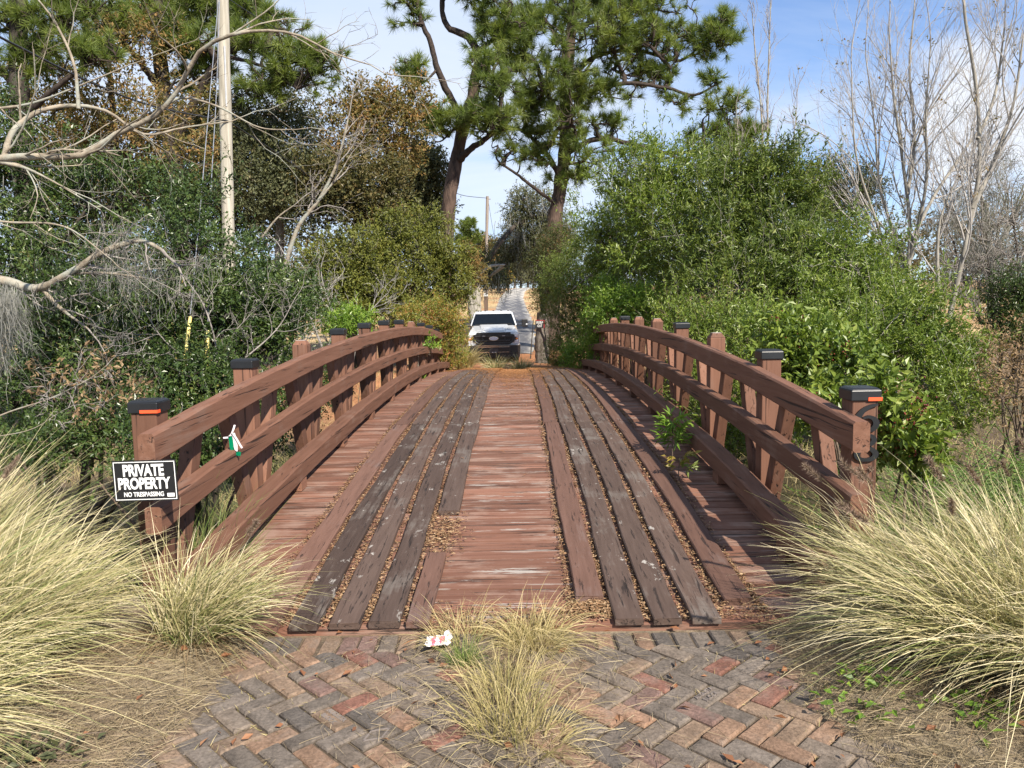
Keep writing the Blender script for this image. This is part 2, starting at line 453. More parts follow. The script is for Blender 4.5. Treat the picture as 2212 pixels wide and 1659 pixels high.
def build_road():
    ys = np.concatenate([np.linspace(31.5, 112, 520), np.linspace(113, 150, 40)])
    us = np.linspace(-1, 1, 49)
    Y, U = np.meshgrid(ys, us, indexing='ij')
    hw = 1.32+0.12*wob(Y, Y*0, 1.7)
    X = rx(Y)+U*hw*(1+0.05*wob(U*3, Y, 2.3))
    Z = gz(X, Y)+0.035*(1-0.85*np.abs(U)**3)-0.02*np.exp(-((np.abs(U)-.5)/.16)**2)
    V = np.stack([X, Y, Z], -1).reshape(-1, 3); ny, nx = X.shape
    idx = np.arange(ny*nx).reshape(ny, nx)
    Fq = np.stack([idx[:-1, :-1], idx[:-1, 1:], idx[1:, 1:], idx[1:, :-1]], -1).reshape(-1, 4)
    g = G(); g.add(V, Fq)
    c = V[Fq].mean(1); uu = np.tile((us[:-1]+us[1:])/2, ny-1)
    grey = np.array([.10, .10, .107]); white = np.array([.40, .375, .33])
    m = np.clip(0.12+0.35*wob(c[:, 0]*3, c[:, 1]*.7, 1.3)+0.25*wob(c[:, 0]*5, c[:, 1]*.5, 2.1, 3)+0.6*sstep(70, 95, c[:, 1])+0.35*sstep(.6, 1, np.abs(uu))-0.25*np.exp(-((np.abs(uu)-.5)/.2)**2), 0, 1)
    g.K.append((grey*(1-m[:, None])+white*m[:, None]).astype(np.float32))
    struct(g.build('road', mat_attr_col('gravel and crushed shell', 'tint', nscale=9, nvar=0.55, bump=0.6), smooth=True))
build_road()

# ------------------------------------------------------------------ brick apron
def build_bricks():
    g = G(); rng = np.random.default_rng(3)
    pal = np.array([(.10, .088, .080), (.125, .106, .092), (.155, .115, .088), (.165, .112, .083), (.15, .078, .063), (.13, .088, .08), (.118, .104, .095), (.088, .080, .076), (.20, .13, .095)])
    pw = np.array([.17, .21, .18, .11, .03, .05, .15, .08, .02])
    def brick(cx, cy, ang, L=.187, Wd=.0905, hh=0.0):
        x, y, b = L/2-.0035, Wd/2-.0035, .0075
        jx, jy = rng.normal(0, .002, 2); tilt = rng.normal(0, .012, 2); a = ang+rng.normal(0, .012)
        z0 = rng.normal(0, .0028)+hh
        lo = [(-x, -y, -.05), (x, -y, -.05), (x, y, -.05), (-x, y, -.05)]
        md = [(p, q, -b*1.1+z0) for p, q, _ in lo]
        tp = [(p*(1-b/x)+rng.normal(0, .0012), q*(1-b/y)+rng.normal(0, .0012), z0) for p, q, _ in lo]
        v = np.array(lo+md+tp); v[:, 2] += (v[:, 2] > -.04)*(v[:, 0]*tilt[0]+v[:, 1]*tilt[1])
        ca, sa = math.cos(a), math.sin(a)
        vx = v[:, 0]*ca-v[:, 1]*sa+cx+jx; vy = v[:, 0]*sa+v[:, 1]*ca+cy+jy
        zz = float(np.interp(cy, _yk, _zk))+0.014
        f = [(8, 9, 10, 11)]+[(i, (i+1) % 4, 4+(i+1) % 4, 4+i) for i in range(4)]+[(4+i, 4+(i+1) % 4, 8+(i+1) % 4, 8+i) for i in range(4)]
        c = pal[rng.choice(len(pal), p=pw)]*rng.uniform(.95, 1.25)*np.array([1.05, .985, .89])
        g.add(np.stack([vx, vy, v[:, 2]+zz], 1), f, rng.random(), .5, c)
        return zz+z0
    w = .0945; s = w/math.sqrt(2)
    used = []
    for i in range(-40, 60):
        for j in range(-40, 40):
            for kind in (0, 1):
                ox, oy = i+2*j, i-2*j
                if kind == 0: cx, cy, a = ox+1.0, oy+.5, 0.0
                else: cx, cy, a = ox+2.5, oy, math.pi/2
                X = (cx+cy)*s; Y = (-cx+cy)*s+2.4
                if not (0.4 < Y < 3.46 and abs(X) < 1.62): continue
                brick(X, Y, a-math.pi/4); used.append((X, Y, a-math.pi/4))
    n = 33
    for k in range(n):                      # soldier course against the deck
        brick(-1.56+k*.0965, 3.575, math.pi/2+.02, L=.185)
    # maker's stamps pressed into a few bricks
    stamps = G()
    def near(px, py):
        q = P(px, py, 3); t = None
        v = q-CAM; t = (0.0-CAM[2])/v[2]; h = CAM+v*t
        return min(used, key=lambda u: (u[0]-h[0])**2+(u[1]-h[1])**2)
    for px, py, words in ((1540, 1500, ('AUGUSTA', 'BLOCK')), (735, 1545, ('AUGUSTA', 'BLOCK')), (855, 1470, ('BLOCK',)), (905, 1550, ('AUGUSTA', 'BLOCK')), (1905, 1610, ('AUGUSTA', 'BLOCK'))):
        X, Y, a = near(px, py)
        if math.cos(a) < 0: a += math.pi
        ca, sa = math.cos(a), math.sin(a)
        zt = float(np.interp(Y, _yk, _zk))+0.0125
        for k, wd in enumerate(words):
            dv = 0.018*(1 if len(words) > 1 and k == 0 else (-1 if len(words) > 1 else 0))
            def tw(u, v, h): return np.stack([X+u*ca-(v+dv)*sa, Y+u*sa+(v+dv)*ca, zt+h], 1)
            text_geo(stamps, wd, tw, .125 if len(wd) > 5 else .095, .022, .006, 0.01)
    X, Y, a = near(835, 1600)
    ca, sa = math.cos(a), math.sin(a); zt = float(np.interp(Y, _yk, _zk))+.0165
    dia = [(0.06, 0), (0, .034), (-.06, 0), (0, -.034)]
    for k in range(4):
        u0, v0 = dia[k]; u1, v1 = dia[(k+1) % 4]
        stamps.beam((X+u0*ca-v0*sa, Y+u0*sa+v0*ca, zt), (X+u1*ca-v1*sa, Y+u1*sa+v1*ca, zt), .006, .006, (0, 0, 1))
    o = g.build('brick_path', mat_attr_col('old paving brick', 'tint', nscale=75, nvar=0.6, bump=0.9, bd=0.006, stain=(.24, .20, .165)))
    struct(o)
    st = stamps.build('maker_stamp', mat_plain('worn stamp lettering', (.15, .125, .11), .9, var=.3), o, local=True)
build_bricks()

# ------------------------------------------------------------------ timber bridge
Y0, Y1 = 3.70, 19.45
def dz(y):
    return 0.325*(1-((np.asarray(y, float)-11.2)/7.75)**2)+0.018-0.022*(1-sstep(3.6, 6.5, np.asarray(y, float)))

M_RAIL = mat_wood('red brown painted rail', (.134, .063, .039), (.188, .093, .060), (.018, .012, .010), 'y', worn=(.185, .115, .085), wear=.36, crack=.9)
M_POST = mat_wood('red brown painted post', (.134, .063, .039), (.182, .090, .059), (.018, .012, .010), 'z', worn=(.185, .115, .085), wear=.28, crack=.95)
M_DECK = mat_wood('red stained deck boards', (.145, .064, .040), (.225, .116, .080), (.022, .017, .014), 'x', worn=(.26, .17, .13), wear=.5, chips=1.1, crack=.95, chs=(1.7, 17), mid=True)
M_RUN = mat_wood('brown worn runner plank', (.060, .039, .030), (.092, .062, .049), (.012, .009, .008), 'y', worn=(.145, .125, .108), wear=.42, chips=.85, chs=(5, 9), crack=.8)
M_RUN2 = mat_wood('red runner plank', (.098, .052, .037), (.142, .078, .057), (.015, .011, .010), 'y', worn=(.15, .12, .11), wear=.25, chips=.15, crack=.8)
M_CAP = mat_plain('black plastic cap', (.012, .013, .015), .38, var=.3)
M_TOP = mat_plain('bare grey wood', (.33, .28, .25), .9, var=.3, scale=30)
M_ORANGE = mat_plain('orange reflective tape', (.85, .10, .03), .4, var=.05)

def build_bridge():
    B = thing('wooden_bridge', 'arched red brown timber bridge with curved rails and two plank wheel tracks', 'bridge', (0, Y0, 0))
    rng = np.random.default_rng(21)
    # deck boards
    g = G(); y = Y0+.005
    while y < Y1:
        w = .138+rng.normal(0, .004); yc = y+w/2
        a = math.atan2(float(dz(yc+.05)-dz(yc-.05)), .1)
        n = 8; xs = np.linspace(-1.86, 1.86, n+1); r = rng.random(); hj = rng.normal(0, .0018)
        prev = None
        for k in range(n):
            x0, x1 = xs[k], xs[k+1]
            q = lambda x, yy, zz: (x, yy, zz)
            zf, zb = float(dz(y))+hj, float(dz(y+w-.011))+hj
            g.hexa([(x0, y, zf-.05), (x1, y, zf-.05), (x1, y+w-.011, zb-.05), (x0, y+w-.011, zb-.05), (x0, y, zf), (x1, y, zf), (x1, y+w-.011, zb), (x0, y+w-.011, zb)], r)
        y += w
    g.build('deck', M_DECK, B)
    for X in (-1.5, -.5, .5, 1.5):
        g = G(); ys = np.linspace(Y0+.05, Y1-.05, 24)
        for a, b in zip(ys[:-1], ys[1:]): g.beam((X, a, float(dz(a))-.2), (X, b, float(dz(b))-.2), .14, .28, (1, 0, 0))
        g.build('girder', M_RAIL, B)
    # runner planks
    def runner(xc, wd, ya, yb, mat, hh=.036, ragged=False, skew=0.0):
        g = G(); n = max(3, int((yb-ya)/.22)); ys = np.linspace(ya, yb, n+1); r = rng.random()
        prof = [(-.5, 0), (-.5, .85), (-.46, 1), (-.16, .99), (.16, .99), (.46, 1), (.5, .85), (.5, 0)]
        ph = rng.uniform(0, 9); V = []
        for yy in ys:
            wv = wd*(1+.045*math.sin(yy*3.1+ph)+rng.normal(0, .012)); xo = xc+.008*math.sin(yy*1.3+ph)+rng.normal(0, .0015)+skew*(yy-ya)
            for u, h in prof: V.append((xo+u*wv, yy+rng.normal(0, .001), float(dz(yy))+.002+hh*h+rng.normal(0, .0008)))
        m = len(prof); idx = np.arange((n+1)*m).reshape(n+1, m)
        Fq = np.stack([idx[:-1, :-1], idx[:-1, 1:], idx[1:, 1:], idx[1:, :-1]], -1).reshape(-1, 4)
        g.add(V, Fq, r)
        for e in (0, n):
            for k in range(m//2-1):
                q = (idx[e, k], idx[e, k+1], idx[e, m-2-k], idx[e, m-1-k])
                g.add(np.zeros((0, 3)), np.array([q])-g.n, r)
        g.build('runner_plank', mat, B)
    J1, J2 = 8.35, 14.2
    for k, xc in enumerate((-1.235, -1.035, -.835, -.635, -.455)):
        mt = M_RUN2 if k in (0, 4) else M_RUN
        wd = .150 if k < 4 else .115
        if k == 4:
            runner(xc, wd, Y0-.01, 4.55, mt); runner(xc+.01, .15, 5.3, J1-.008, M_RUN)
        else: runner(xc, wd, Y0-.03+.008*k, J1-.008, mt)
        runner(xc, .152, J1+.008, J2-.006, M_RUN2 if k == 0 else M_RUN); runner(xc, .152, J2+.006, Y1-.5+rng.normal(0, .1), M_RUN2 if k == 0 else M_RUN)
    for k, xc in enumerate((.425, .615, .805, 1.0, 1.215)):
        mt = M_RUN2 if k in (0, 4) else M_RUN
        runner(xc, .150, (Y0+.24) if k == 0 else Y0-.015+(.2 if k == 4 else 0), J1-.008, mt)
        runner(xc, .152, J1+.008, J2-.006, mt); runner(xc, .152, J2+.006, Y1-.5+rng.normal(0, .1), mt)
    # rails
    def rail(sx, x0, x1, zlo, zhi, name, ya, yb):
        g = G(); n = 70; ys = np.linspace(ya, yb, n+1); V = []
        ph = rng.uniform(0, 9)
        for i, yy in enumerate(ys):
            z = float(dz(yy)); jx = .004*math.sin(yy*2.3+ph)+rng.normal(0, .0012); jz = rng.normal(0, .0012)
            c = .012
            for x, zz in ((x0, zlo+c), (x0+c, zlo), (x1-c, zlo), (x1, zlo+c), (x1, zhi-c), (x1-c, zhi), (x0+c, zhi), (x0, zhi-c)):
                V.append((sx*(x+jx)-.03*(sx < 0), yy, z+zz+jz))
        m = 8; idx = np.arange((n+1)*m).reshape(n+1, m); nx = np.roll(idx, -1, 1)
        Fq = np.stack([idx[:-1], idx[1:], nx[1:], nx[:-1]], -1).reshape(-1, 4)
        g.add(V, Fq, rng.random())
        for e in (0, n):
            g.add(np.zeros((0, 3)), np.array([idx[e]])-g.n, .5)
        g.build(name, M_RAIL, B)
    for sx in (-1, 1):
        rail(sx, 1.785, 1.872, .815, .975, 'top_rail', 3.86, 19.4)
        rail(sx, 1.785, 1.872, .435, .585, 'middle_rail', 3.88, 19.4)
        rail(sx, 1.62, 1.765, .085, .235, 'curb_rail', 3.86, 19.4)
    PY = [4.16+1.515*k for k in range(11)]
    capped = {-1: (1, 1, 0, 1, 1, 1, 1, 0, 1, 1, 1), 1: (1, 1, 0, 1, 0, 0, 1, 0, 0, 1, 0)}
    for sx in (-1, 1):
        for k, y in enumerate(PY):
            z = float(dz(y)); hw = .070; X = sx*1.945-.03*(sx < 0); rot = Matrix.Rotation(rng.normal(0, .012), 3, 'Z')
            g = G(); g.box((X, y, z+.17), (2*hw, 2*hw, 1.74), rot, rng.random())
            tz = z+1.04
            if not capped[sx][k]:
                v = [(X+i*hw, y+j*hw, tz) for i, j in ((-1, -1), (1, -1), (1, 1), (-1, 1))]+[(X+i*hw*.62, y+j*hw*.62, tz+.042) for i, j in ((-1, -1), (1, -1), (1, 1), (-1, 1))]
                g.hexa(v, rng.random())
            post = g.build('post', M_POST, B, bevel=.006)
            if capped[sx][k]:
                g = G(); c = .082
                v = [(X+i*c, y+j*c, tz-.012) for i, j in ((-1, -1), (1, -1), (1, 1), (-1, 1))]+[(X+i*c, y+j*c, tz+.046) for i, j in ((-1, -1), (1, -1), (1, 1), (-1, 1))]
                g.hexa(v)
                v = v[4:]+[(X+i*c*.8, y+j*c*.8, tz+.058) for i, j in ((-1, -1), (1, -1), (1, 1), (-1, 1))]
                g.hexa(v); g.build('post_cap', M_CAP, post, bevel=.005)
            else:
                g = G(); g.box((X, y, tz+.0435), (hw*1.16, hw*1.16, .004)); g.build('post_top', M_TOP, post)
            if k == 0:
                g = G()
                if sx < 0:
                    g.box((X+.034, y-.0833, tz-.002), (.096, .002, .017)); g.box((X+.0833, y-.066, tz-.002), (.002, .034, .017))
                else:
                    g.box((X+.047, y-.0833, tz-.002), (.074, .002, .019))
                g.build('reflective_tape', M_ORANGE, post)
                if sx > 0:
                    six = [(.048, .077, .010), (.012, .066, .020), (-.022, .042, .028), (-.043, .008, .034), (-.047, -.026, .034), (-.034, -.054, .026), (-.004, -.066, .018), (.028, -.056, .028), (.043, -.030, .034), (.034, -.004, .028), (.008, .010, .018), (-.020, .002, .012)]
                    eight = [(.004, .066, .018), (-.028, .058, .026), (-.034, .036, .028), (-.010, .012, .024), (.024, -.010, .026), (.044, -.034, .032), (.030, -.060, .026), (-.002, -.068, .020), (-.034, -.060, .026), (-.044, -.036, .032), (-.024, -.010, .026), (.012, .012, .024), (.034, .036, .028), (.028, .058, .026), (.004, .066, .018)]
                    for glyph, zc in ((six, tz-.108), (eight, tz-.266)):
                        g = G(); q = path([(u, v, w_) for u, v, w_ in glyph], 60); V = []
                        tg = nrm(np.gradient(q[:, :2], axis=0)); nn = np.stack([-tg[:, 1], tg[:, 0]], 1)
                        for hh in (-hw-.003, -hw-.016):
                            for sg in (-.5, .5):
                                e = q[:, :2]+nn*(q[:, 2:3]*sg*.9); V.append(np.stack([X+.006+e[:, 0]*1.15, np.full(len(e), y+hh), zc+e[:, 1]], 1))
                        k_ = len(q); A_ = np.arange(k_-1)
                        fs = [np.stack([a_*k_+A_, a_*k_+A_+1, b_*k_+A_+1, b_*k_+A_], 1) for a_, b_ in ((2, 3), (0, 2), (3, 1), (1, 0))]
                        g.add(np.concatenate(V), np.concatenate(fs)); g.build('house_number', M_CAP, post)
        # raking braces: a V rising from the foot of each post
        for k, y in enumerate(PY):
            for s in (-1, 1):
                if (k == 0 and s < 0) or (k == 10 and s > 0): continue
                yb, yt = y+s*.145, y+s*.50
                zb, zt = float(dz(yb))-.02, float(dz(yt))+.83
                g = G(); g.beam((sx*1.925-.03*(sx < 0), yb, zb), (sx*1.925-.03*(sx < 0), yt, zt), .085, .118, (1, 0, 0), rng.random()); g.build('brace', M_POST, B, bevel=.005)
            # spacer block under the curb
            g = G(); yy = y+.30; g.box((sx*1.695-.03*(sx < 0), yy, float(dz(yy))+.043), (.13, .16, .086), None, rng.random()); g.build('curb_block', M_RAIL, B, bevel=.004)
    return B
build_bridge()

# ------------------------------------------------------------------ signs and small things
def sign_frame(c, wd, ht, rotz, tilt):
    """returns function mapping (u,v,h) on a sign facing -y"""
    cz, szz = math.cos(rotz), math.sin(rotz); ct, st = math.cos(tilt), math.sin(tilt)
    def f(u, v, h):
        u = np.asarray(u, float); v = np.asarray(v, float); h = np.asarray(h, float)+0*u
        uu = u*ct-v*st; vv = u*st+v*ct
        return np.stack([c[0]+uu*cz+h*szz, c[1]+uu*szz-h*cz, c[2]+vv], 1)
    return f

M_BLACK = mat_plain('black sign plate', (.012, .012, .013), .45, var=.2)
M_WHITE = mat_plain('white lettering', (.78, .78, .76), .5, var=.06)
M_RED = mat_plain('red sign border', (.5, .05, .05), .5)

def panel(g, f, u0, u1, v0, v1, h0, h1):
    pts = f([u0, u1, u1, u0]*2, [v0, v0, v1, v1]*2, [h0]*4+[h1]*4)
    g.hexa(pts)

def build_signs():
    c = P(314, 1038, 3.84)
    s = thing('sign', 'black and white private property no trespassing sign on the left front bridge post', 'sign', tuple(c))
    f0 = sign_frame(c, .35, .225, rad(-2), rad(1.2))
    def f(u, v, h): return f0(np.asarray(u, float)*.945, np.asarray(v, float)*.945, h)
    g = G(); panel(g, f, -.178, .178, -.113, .113, 0, .003); g.build('plate', M_BLACK, s)
    g = G()
    for a in ((-.171, .171, .1015, .1055), (-.171, .171, -.1055, -.1015), (-.171, -.167, -.1015, .1015), (.167, .171, -.1015, .1015)):
        panel(g, f, *a, .003, .0042)
    g.build('border', M_WHITE, s)
    g = G()
    for body, wd, ht, vc, uc in (('PRIVATE', .228, .066, .058, -.005), ('PROPERTY', .292, .066, -.0145, -.005), ('NO TRESPASSING', .222, .026, -.075, -.012)):
        def tw(u, v, h, vc=vc, uc=uc): return f(u+uc, v+vc, h+.003)
        text_geo(g, body, tw, wd, ht, .0012, .035 if ht > .05 else .018)
    panel(g, f, .118, .158, -.092, -.072, .003, .0042)
    g.build('lettering', M_WHITE, s)
    # keep-out sign on the stump beyond the bridge
    d = 26.2; c = P(1166, 700, d)
    s = thing('sign', 'small black and white keep out sign nailed to the grey trunk right of the truck', 'sign', tuple(c))
    f = sign_frame(c, .3, .25, rad(3), rad(-2))
    k = d/F
    g = G(); panel(g, f, -.155, .155, -.135, .135, 0, .005); g.build('plate', M_BLACK, s)
    g = G()
    for a in ((-.155, .155, .12, .135), (.142, .155, -.135, .12)): panel(g, f, *a, .005, .007)
    g.build('border', M_RED, s)
    g = G()
    for body, vc in (('KEEP', .055), ('OUT', -.06)):
        def tw(u, v, h, vc=vc): return f(u, v+vc, h+.005)
        text_geo(g, body, tw, .22 if body == 'KEEP' else .16, .085, .002, .0)
    g.build('lettering', M_WHITE, s)
    # ribbons tied to the left rail
    mg = mat_plain('green satin ribbon', (.0, .16, .075), .25, var=.2); mw = mat_plain('white ribbon', (.62, .58, .6), .4, var=.1)
    base = P(505, 950, 5.02)
    r = thing('ribbon', 'green and white ribbons tied to a brace of the left railing', 'ribbon', tuple(base))
    def strip(pts, w, mat, name):
        g = G(); pp = np.array(pts, float); n = len(pp)
        L = []
        for i, q in enumerate(pp):
            dv = nrm(pp[min(i+1, n-1)]-pp[max(i-1, 0)]); sd = nrm(np.cross(dv, np.array([0, 1.0, 0]))); L += [q-sd*w/2, q+sd*w/2]
        V = np.array(L); V2 = V+np.array([0, .0015, 0]); fs = [(2*i, 2*i+1, 2*i+3, 2*i+2) for i in range(n-1)]
        g.add(V, fs); g.add(V2, [t[::-1] for t in fs]); g.build(name, mat, r)
    q = lambda px, py, dd=0: P(px, py, 4.98+dd)
    strip([q(497, 942), q(499, 952), q(500, 964), q(503, 974), q(509, 979), q(520, 981)], .028, mg, 'green_strip')
    strip([q(503, 936), q(507, 948), q(509, 962), q(509, 977)], .026, mw, 'white_strip')
    strip([q(503, 936, -.01), q(511, 948, -.01), q(519, 962, -.01), q(523, 968, -.01)], .013, mw, 'thin_strip')
    strip([q(507, 918, .01), q(504, 928), q(500, 938), q(493, 945), q(482, 946)], .012, mw, 'tie')
build_signs()

# ------------------------------------------------------------------ pickup truck
def build_truck():
    y0 = 28.55; X = -.80; zb = -.52
    T = thing('pickup_truck', 'white pickup truck with black grille facing the bridge at its far end', 'truck', (X, y0, zb), rz=rad(1.5))
    mw = mat_plain('white car paint', (.52, .535, .55), .25, coat=.6, var=.02); mb = mat_plain('black trim', (.012, .012, .013), .45, var=.2)
    md = mat_plain('dark bumper', (.02, .021, .023), .32, var=.2); mc = mat_plain('chrome', (.75, .76, .78), .12, metal=1, var=.03)
    mg = mat_plain('dark window glass', (.004, .006, .009), .05, spec=.16, var=.2)
    ml = mat_plain('clear lamp lens', (.55, .58, .62), .1, var=.25, scale=60, coat=1.0); ma = mat_plain('amber lamp', (.8, .25, .04), .3)
    mt = mat_plain('tyre rubber', (.018, .018, .018), .85, var=.3); mi = mat_plain('interior', (.05, .05, .055), .8)
    def bld(g, n, m, p=T, bevel=0.0): return g.build(n, m, p, bevel=bevel, local=True)
    # lower body: side profile with wheel arches, three strips in x so the hood crowns
    def arch(yc, r=.50, zc=.42):
        return [(yc+r*math.cos(a), zc+r*math.sin(a)) for a in np.linspace(math.pi, 0, 13)]
    prof = [(.10, .62), (.06, .80), (.05, 1.08), (.10, 1.17)]
    top = [(.35, 1.235), (.8, 1.30), (1.38, 1.385), (4.05, 1.40), (4.06, 1.42), (6.0, 1.42), (6.05, 1.3), (6.05, .55)]
    bot = [(5.45, .55)]+[q for q in arch(4.93)[::-1] if q[1] > .5]+[(4.4, .55), (1.55, .55)]+[q for q in arch(1.0)[::-1] if q[1] > .5]
    loop = prof+top+bot
    g = G(); n = len(loop)
    def wx(y, z):
        w = .995
        if z > 1.1: w = .995-.22*min(1, (z-1.1)/.28)*(1 if y < 1.5 else .35)
        if y < .3: w -= .05*(1-y/.3)
        return w
    V = [(-wx(y, z), y, z) for y, z in loop]+[(wx(y, z), y, z) for y, z in loop]
    g.add(V, [tuple(range(n))]); g.add(np.zeros((0, 3)), np.array([tuple(range(2*n-1, n-1, -1))])-g.n)
    g.add(np.zeros((0, 3)), np.array([((i+1) % n, i, n+i, n+(i+1) % n) for i in range(n)])-g.n)
    body = bld(g, 'body', mw, bevel=.035)
    # hood centre rise
    g = G(); hv = [(-.5, .12, 1.17), (.5, .12, 1.17), (.58, 1.40, 1.385), (-.58, 1.40, 1.385), (-.44, .20, 1.225), (.44, .20, 1.225), (.52, 1.38, 1.43), (-.52, 1.38, 1.43)]
    g.hexa(hv); bld(g, 'hood', mw, bevel=.02)
    # cab
    b4 = [(-.93, 1.42, 1.37), (.93, 1.42, 1.37), (.93, 4.0, 1.39), (-.93, 4.0, 1.39)]
    t4 = [(-.77, 2.22, 1.90), (.77, 2.22, 1.90), (.77, 3.72, 1.90), (-.77, 3.72, 1.90)]
    g = G(); g.hexa(b4+t4); cab = bld(g, 'cab', mw, bevel=.05)
    g = G(); g.hexa([(-.74, 2.26, 1.895), (.74, 2.26, 1.895), (.74, 3.7, 1.895), (-.74, 3.7, 1.895), (-.64, 2.45, 1.955), (.64, 2.45, 1.955), (.64, 3.5, 1.955), (-.64, 3.5, 1.955)]); bld(g, 'roof', mw, bevel=.03)
    def lerp(a, b, t): return np.array(a)*(1-t)+np.array(b)*t
    def pane(name, q, off, ins=.0):
        q = [np.array(p, float) for p in q]; nn = nrm(np.cross(q[1]-q[0], q[3]-q[0]))*off
        g = G(); g.hexa([p-nn*.6 for p in q]+[p+nn for p in q]); return bld(g, name, mg)
    f0, f1, f2, f3 = b4[0], b4[1], t4[1], t4[0]
    pane('windshield', [lerp(lerp(f0, f1, .035), lerp(f3, f2, .035), .03), lerp(lerp(f0, f1, .965), lerp(f3, f2, .965), .03), lerp(lerp(f0, f1, .955), lerp(f3, f2, .955), .86), lerp(lerp(f0, f1, .045), lerp(f3, f2, .045), .86)], .012)
    for sx in (-1, 1):
        a, b, c, d = [(sx*.93, 1.62, 1.40), (sx*.93, 2.75, 1.41), (sx*.80, 2.75, 1.83), (sx*.80, 2.30, 1.83)]
        q = [a, b, c, d] if sx > 0 else [b, a, d, c]
        pane('door_window', q, .012)
        # mirrors
        g = G()
        g.box((sx*1.24, 1.78, 1.46), (.24, .14, .31)); mir = bld(g, 'mirror', mb, bevel=.035)
        g = G(); g.beam((sx*.92, 1.75, 1.50), (sx*1.14, 1.78, 1.52), .06, .04, (0, 1, 0)); g.beam((sx*.92, 1.75, 1.36), (sx*1.14, 1.78, 1.35), .06, .04, (0, 1, 0)); bld(g, 'mirror_arm', mb, mir)
        g = G(); g.box((sx*1.315, 1.706, 1.41), (.06, .006, .05)); bld(g, 'mirror_lamp', ml, mir)
        # C shaped headlights with an amber middle
        g = G(); g.hexa([(sx*.80, .035, .74), (sx*.965, .09, .74), (sx*.965, .3, .74), (sx*.80, .2, .74), (sx*.80, .03, 1.09), (sx*.945, .085, 1.09), (sx*.945, .3, 1.09), (sx*.80, .2, 1.09)])
        hl = bld(g, 'headlight', mb, bevel=.012)
        for zc, hh in ((.80, .11), (1.03, .09)):
            g = G(); g.hexa([(sx*.79, .018, zc-hh/2), (sx*.955, .07, zc-hh/2), (sx*.955, .12, zc-hh/2), (sx*.79, .07, zc-hh/2), (sx*.79, .015, zc+hh/2), (sx*.95, .067, zc+hh/2), (sx*.95, .12, zc+hh/2), (sx*.79, .07, zc+hh/2)]); bld(g, 'lens', ml, hl)
        g = G(); g.hexa([(sx*.83, .025, .89), (sx*.955, .07, .89), (sx*.955, .12, .89), (sx*.83, .07, .89), (sx*.83, .022, .945), (sx*.95, .067, .945), (sx*.95, .12, .945), (sx*.83, .07, .945)]); bld(g, 'indicator', ma, hl)
        # bumper end
        # wheels
        for yc in (1.0, 4.93):
            ang = np.linspace(0, 2*np.pi, 29)[:-1]; g = G(); V = []
            rows = [(.62, .25), (.60, .37), (.66, .415), (.92, .415), (.97, .37), (.975, .24)]
            for xx, r in rows:
                for a in ang: V.append((sx*xx, yc+r*math.cos(a), .415+r*math.sin(a)))
            idx = np.arange(len(rows)*28).reshape(len(rows), 28); nx = np.roll(idx, -1, 1)
            g.add(V, np.stack([idx[:-1], nx[:-1], nx[1:], idx[1:]], -1).reshape(-1, 4))
            wh = bld(g, 'wheel', mt)
            g = G(); V = []
            rr = [(.90, .25), (.955, .235), (.93, .17), (.95, .07), (.955, .01)]
            for xx, r in rr:
                for a in ang: V.append((sx*xx, yc+r*math.cos(a), .415+r*math.sin(a)))
            idx = np.arange(len(rr)*28).reshape(len(rr), 28); nx = np.roll(idx, -1, 1)
            g.add(V, np.stack([idx[:-1], nx[:-1], nx[1:], idx[1:]], -1).reshape(-1, 4)); bld(g, 'rim', mc, wh)
    # grille
    def hexplate(g, pts, yb, yf):
        n = len(pts); V = [(x, yf, z) for x, z in pts]+[(x, yb, z) for x, z in pts]
        g.add(V, [tuple(range(n))]); g.add(np.zeros((0, 3)), np.array([((i+1) % n, i, n+i, n+(i+1) % n) for i in range(n)])-g.n)
    g = G(); hexplate(g, [(-.60, .70), (.60, .70), (.78, .82), (.80, 1.06), (.62, 1.10), (-.62, 1.10), (-.80, 1.06), (-.78, .82)], .12, .02); gr = bld(g, 'grille', mb)
    g = G(); g.box((0, .03, 1.135), (1.28, .10, .055)); g.box((0, .0, 1.075), (1.5, .05, .03)); g.box((0, .0, .76), (1.16, .05, .045))
    g.box((0, -.005, 1.02), (1.42, .04, .055)); g.box((0, -.005, .85), (1.2, .04, .045))
    for sx in (-1, 1): g.beam((sx*.76, .0, 1.06), (sx*.72, .0, .84), .05, .04, (0, 1, 0)); g.beam((sx*.72, .0, .84), (sx*.58, .0, .74), .05, .04, (0, 1, 0)); g.box((sx*.42, -.005, .935), (.03, .04, .13))
    bld(g, 'grille_bar', mat_plain('satin black bar', (.03, .031, .033), .3, var=.2), gr, bevel=.006)
    g = G()
    for k in range(34): g.box((-.58+k*.035, .01, .935), (.008, .02, .12))
    bld(g, 'grille_mesh', mb, gr)
    for sx in (-1, 1):
        g = G(); g.box((sx*.37, -.028, 1.03), (.11, .004, .018)); bld(g, 'marker_lamp', ml, gr)
    ang = np.linspace(0, 2*np.pi, 33)[:-1]
    g = G(); hexplate(g, [(.185*math.cos(a), .935+.082*math.sin(a)) for a in ang], .02, -.045); em = bld(g, 'emblem', mc, gr)
    g = G(); hexplate(g, [(.16*math.cos(a), .935+.062*math.sin(a)) for a in ang], .0, -.05); bld(g, 'emblem_field', mat_plain('pale emblem field', (.55, .6, .7), .25), em)
    # bumper
    def plan(z0, z1, pts_f, depth):
        g = G()
        for (x0, ya), (x1, yb) in zip(pts_f[:-1], pts_f[1:]):
            g.hexa([(x0, ya, z0), (x1, yb, z0), (x1, yb+depth, z0), (x0, ya+depth, z0), (x0, ya, z1), (x1, yb, z1), (x1, yb+depth, z1), (x0, ya+depth, z1)])
        return g
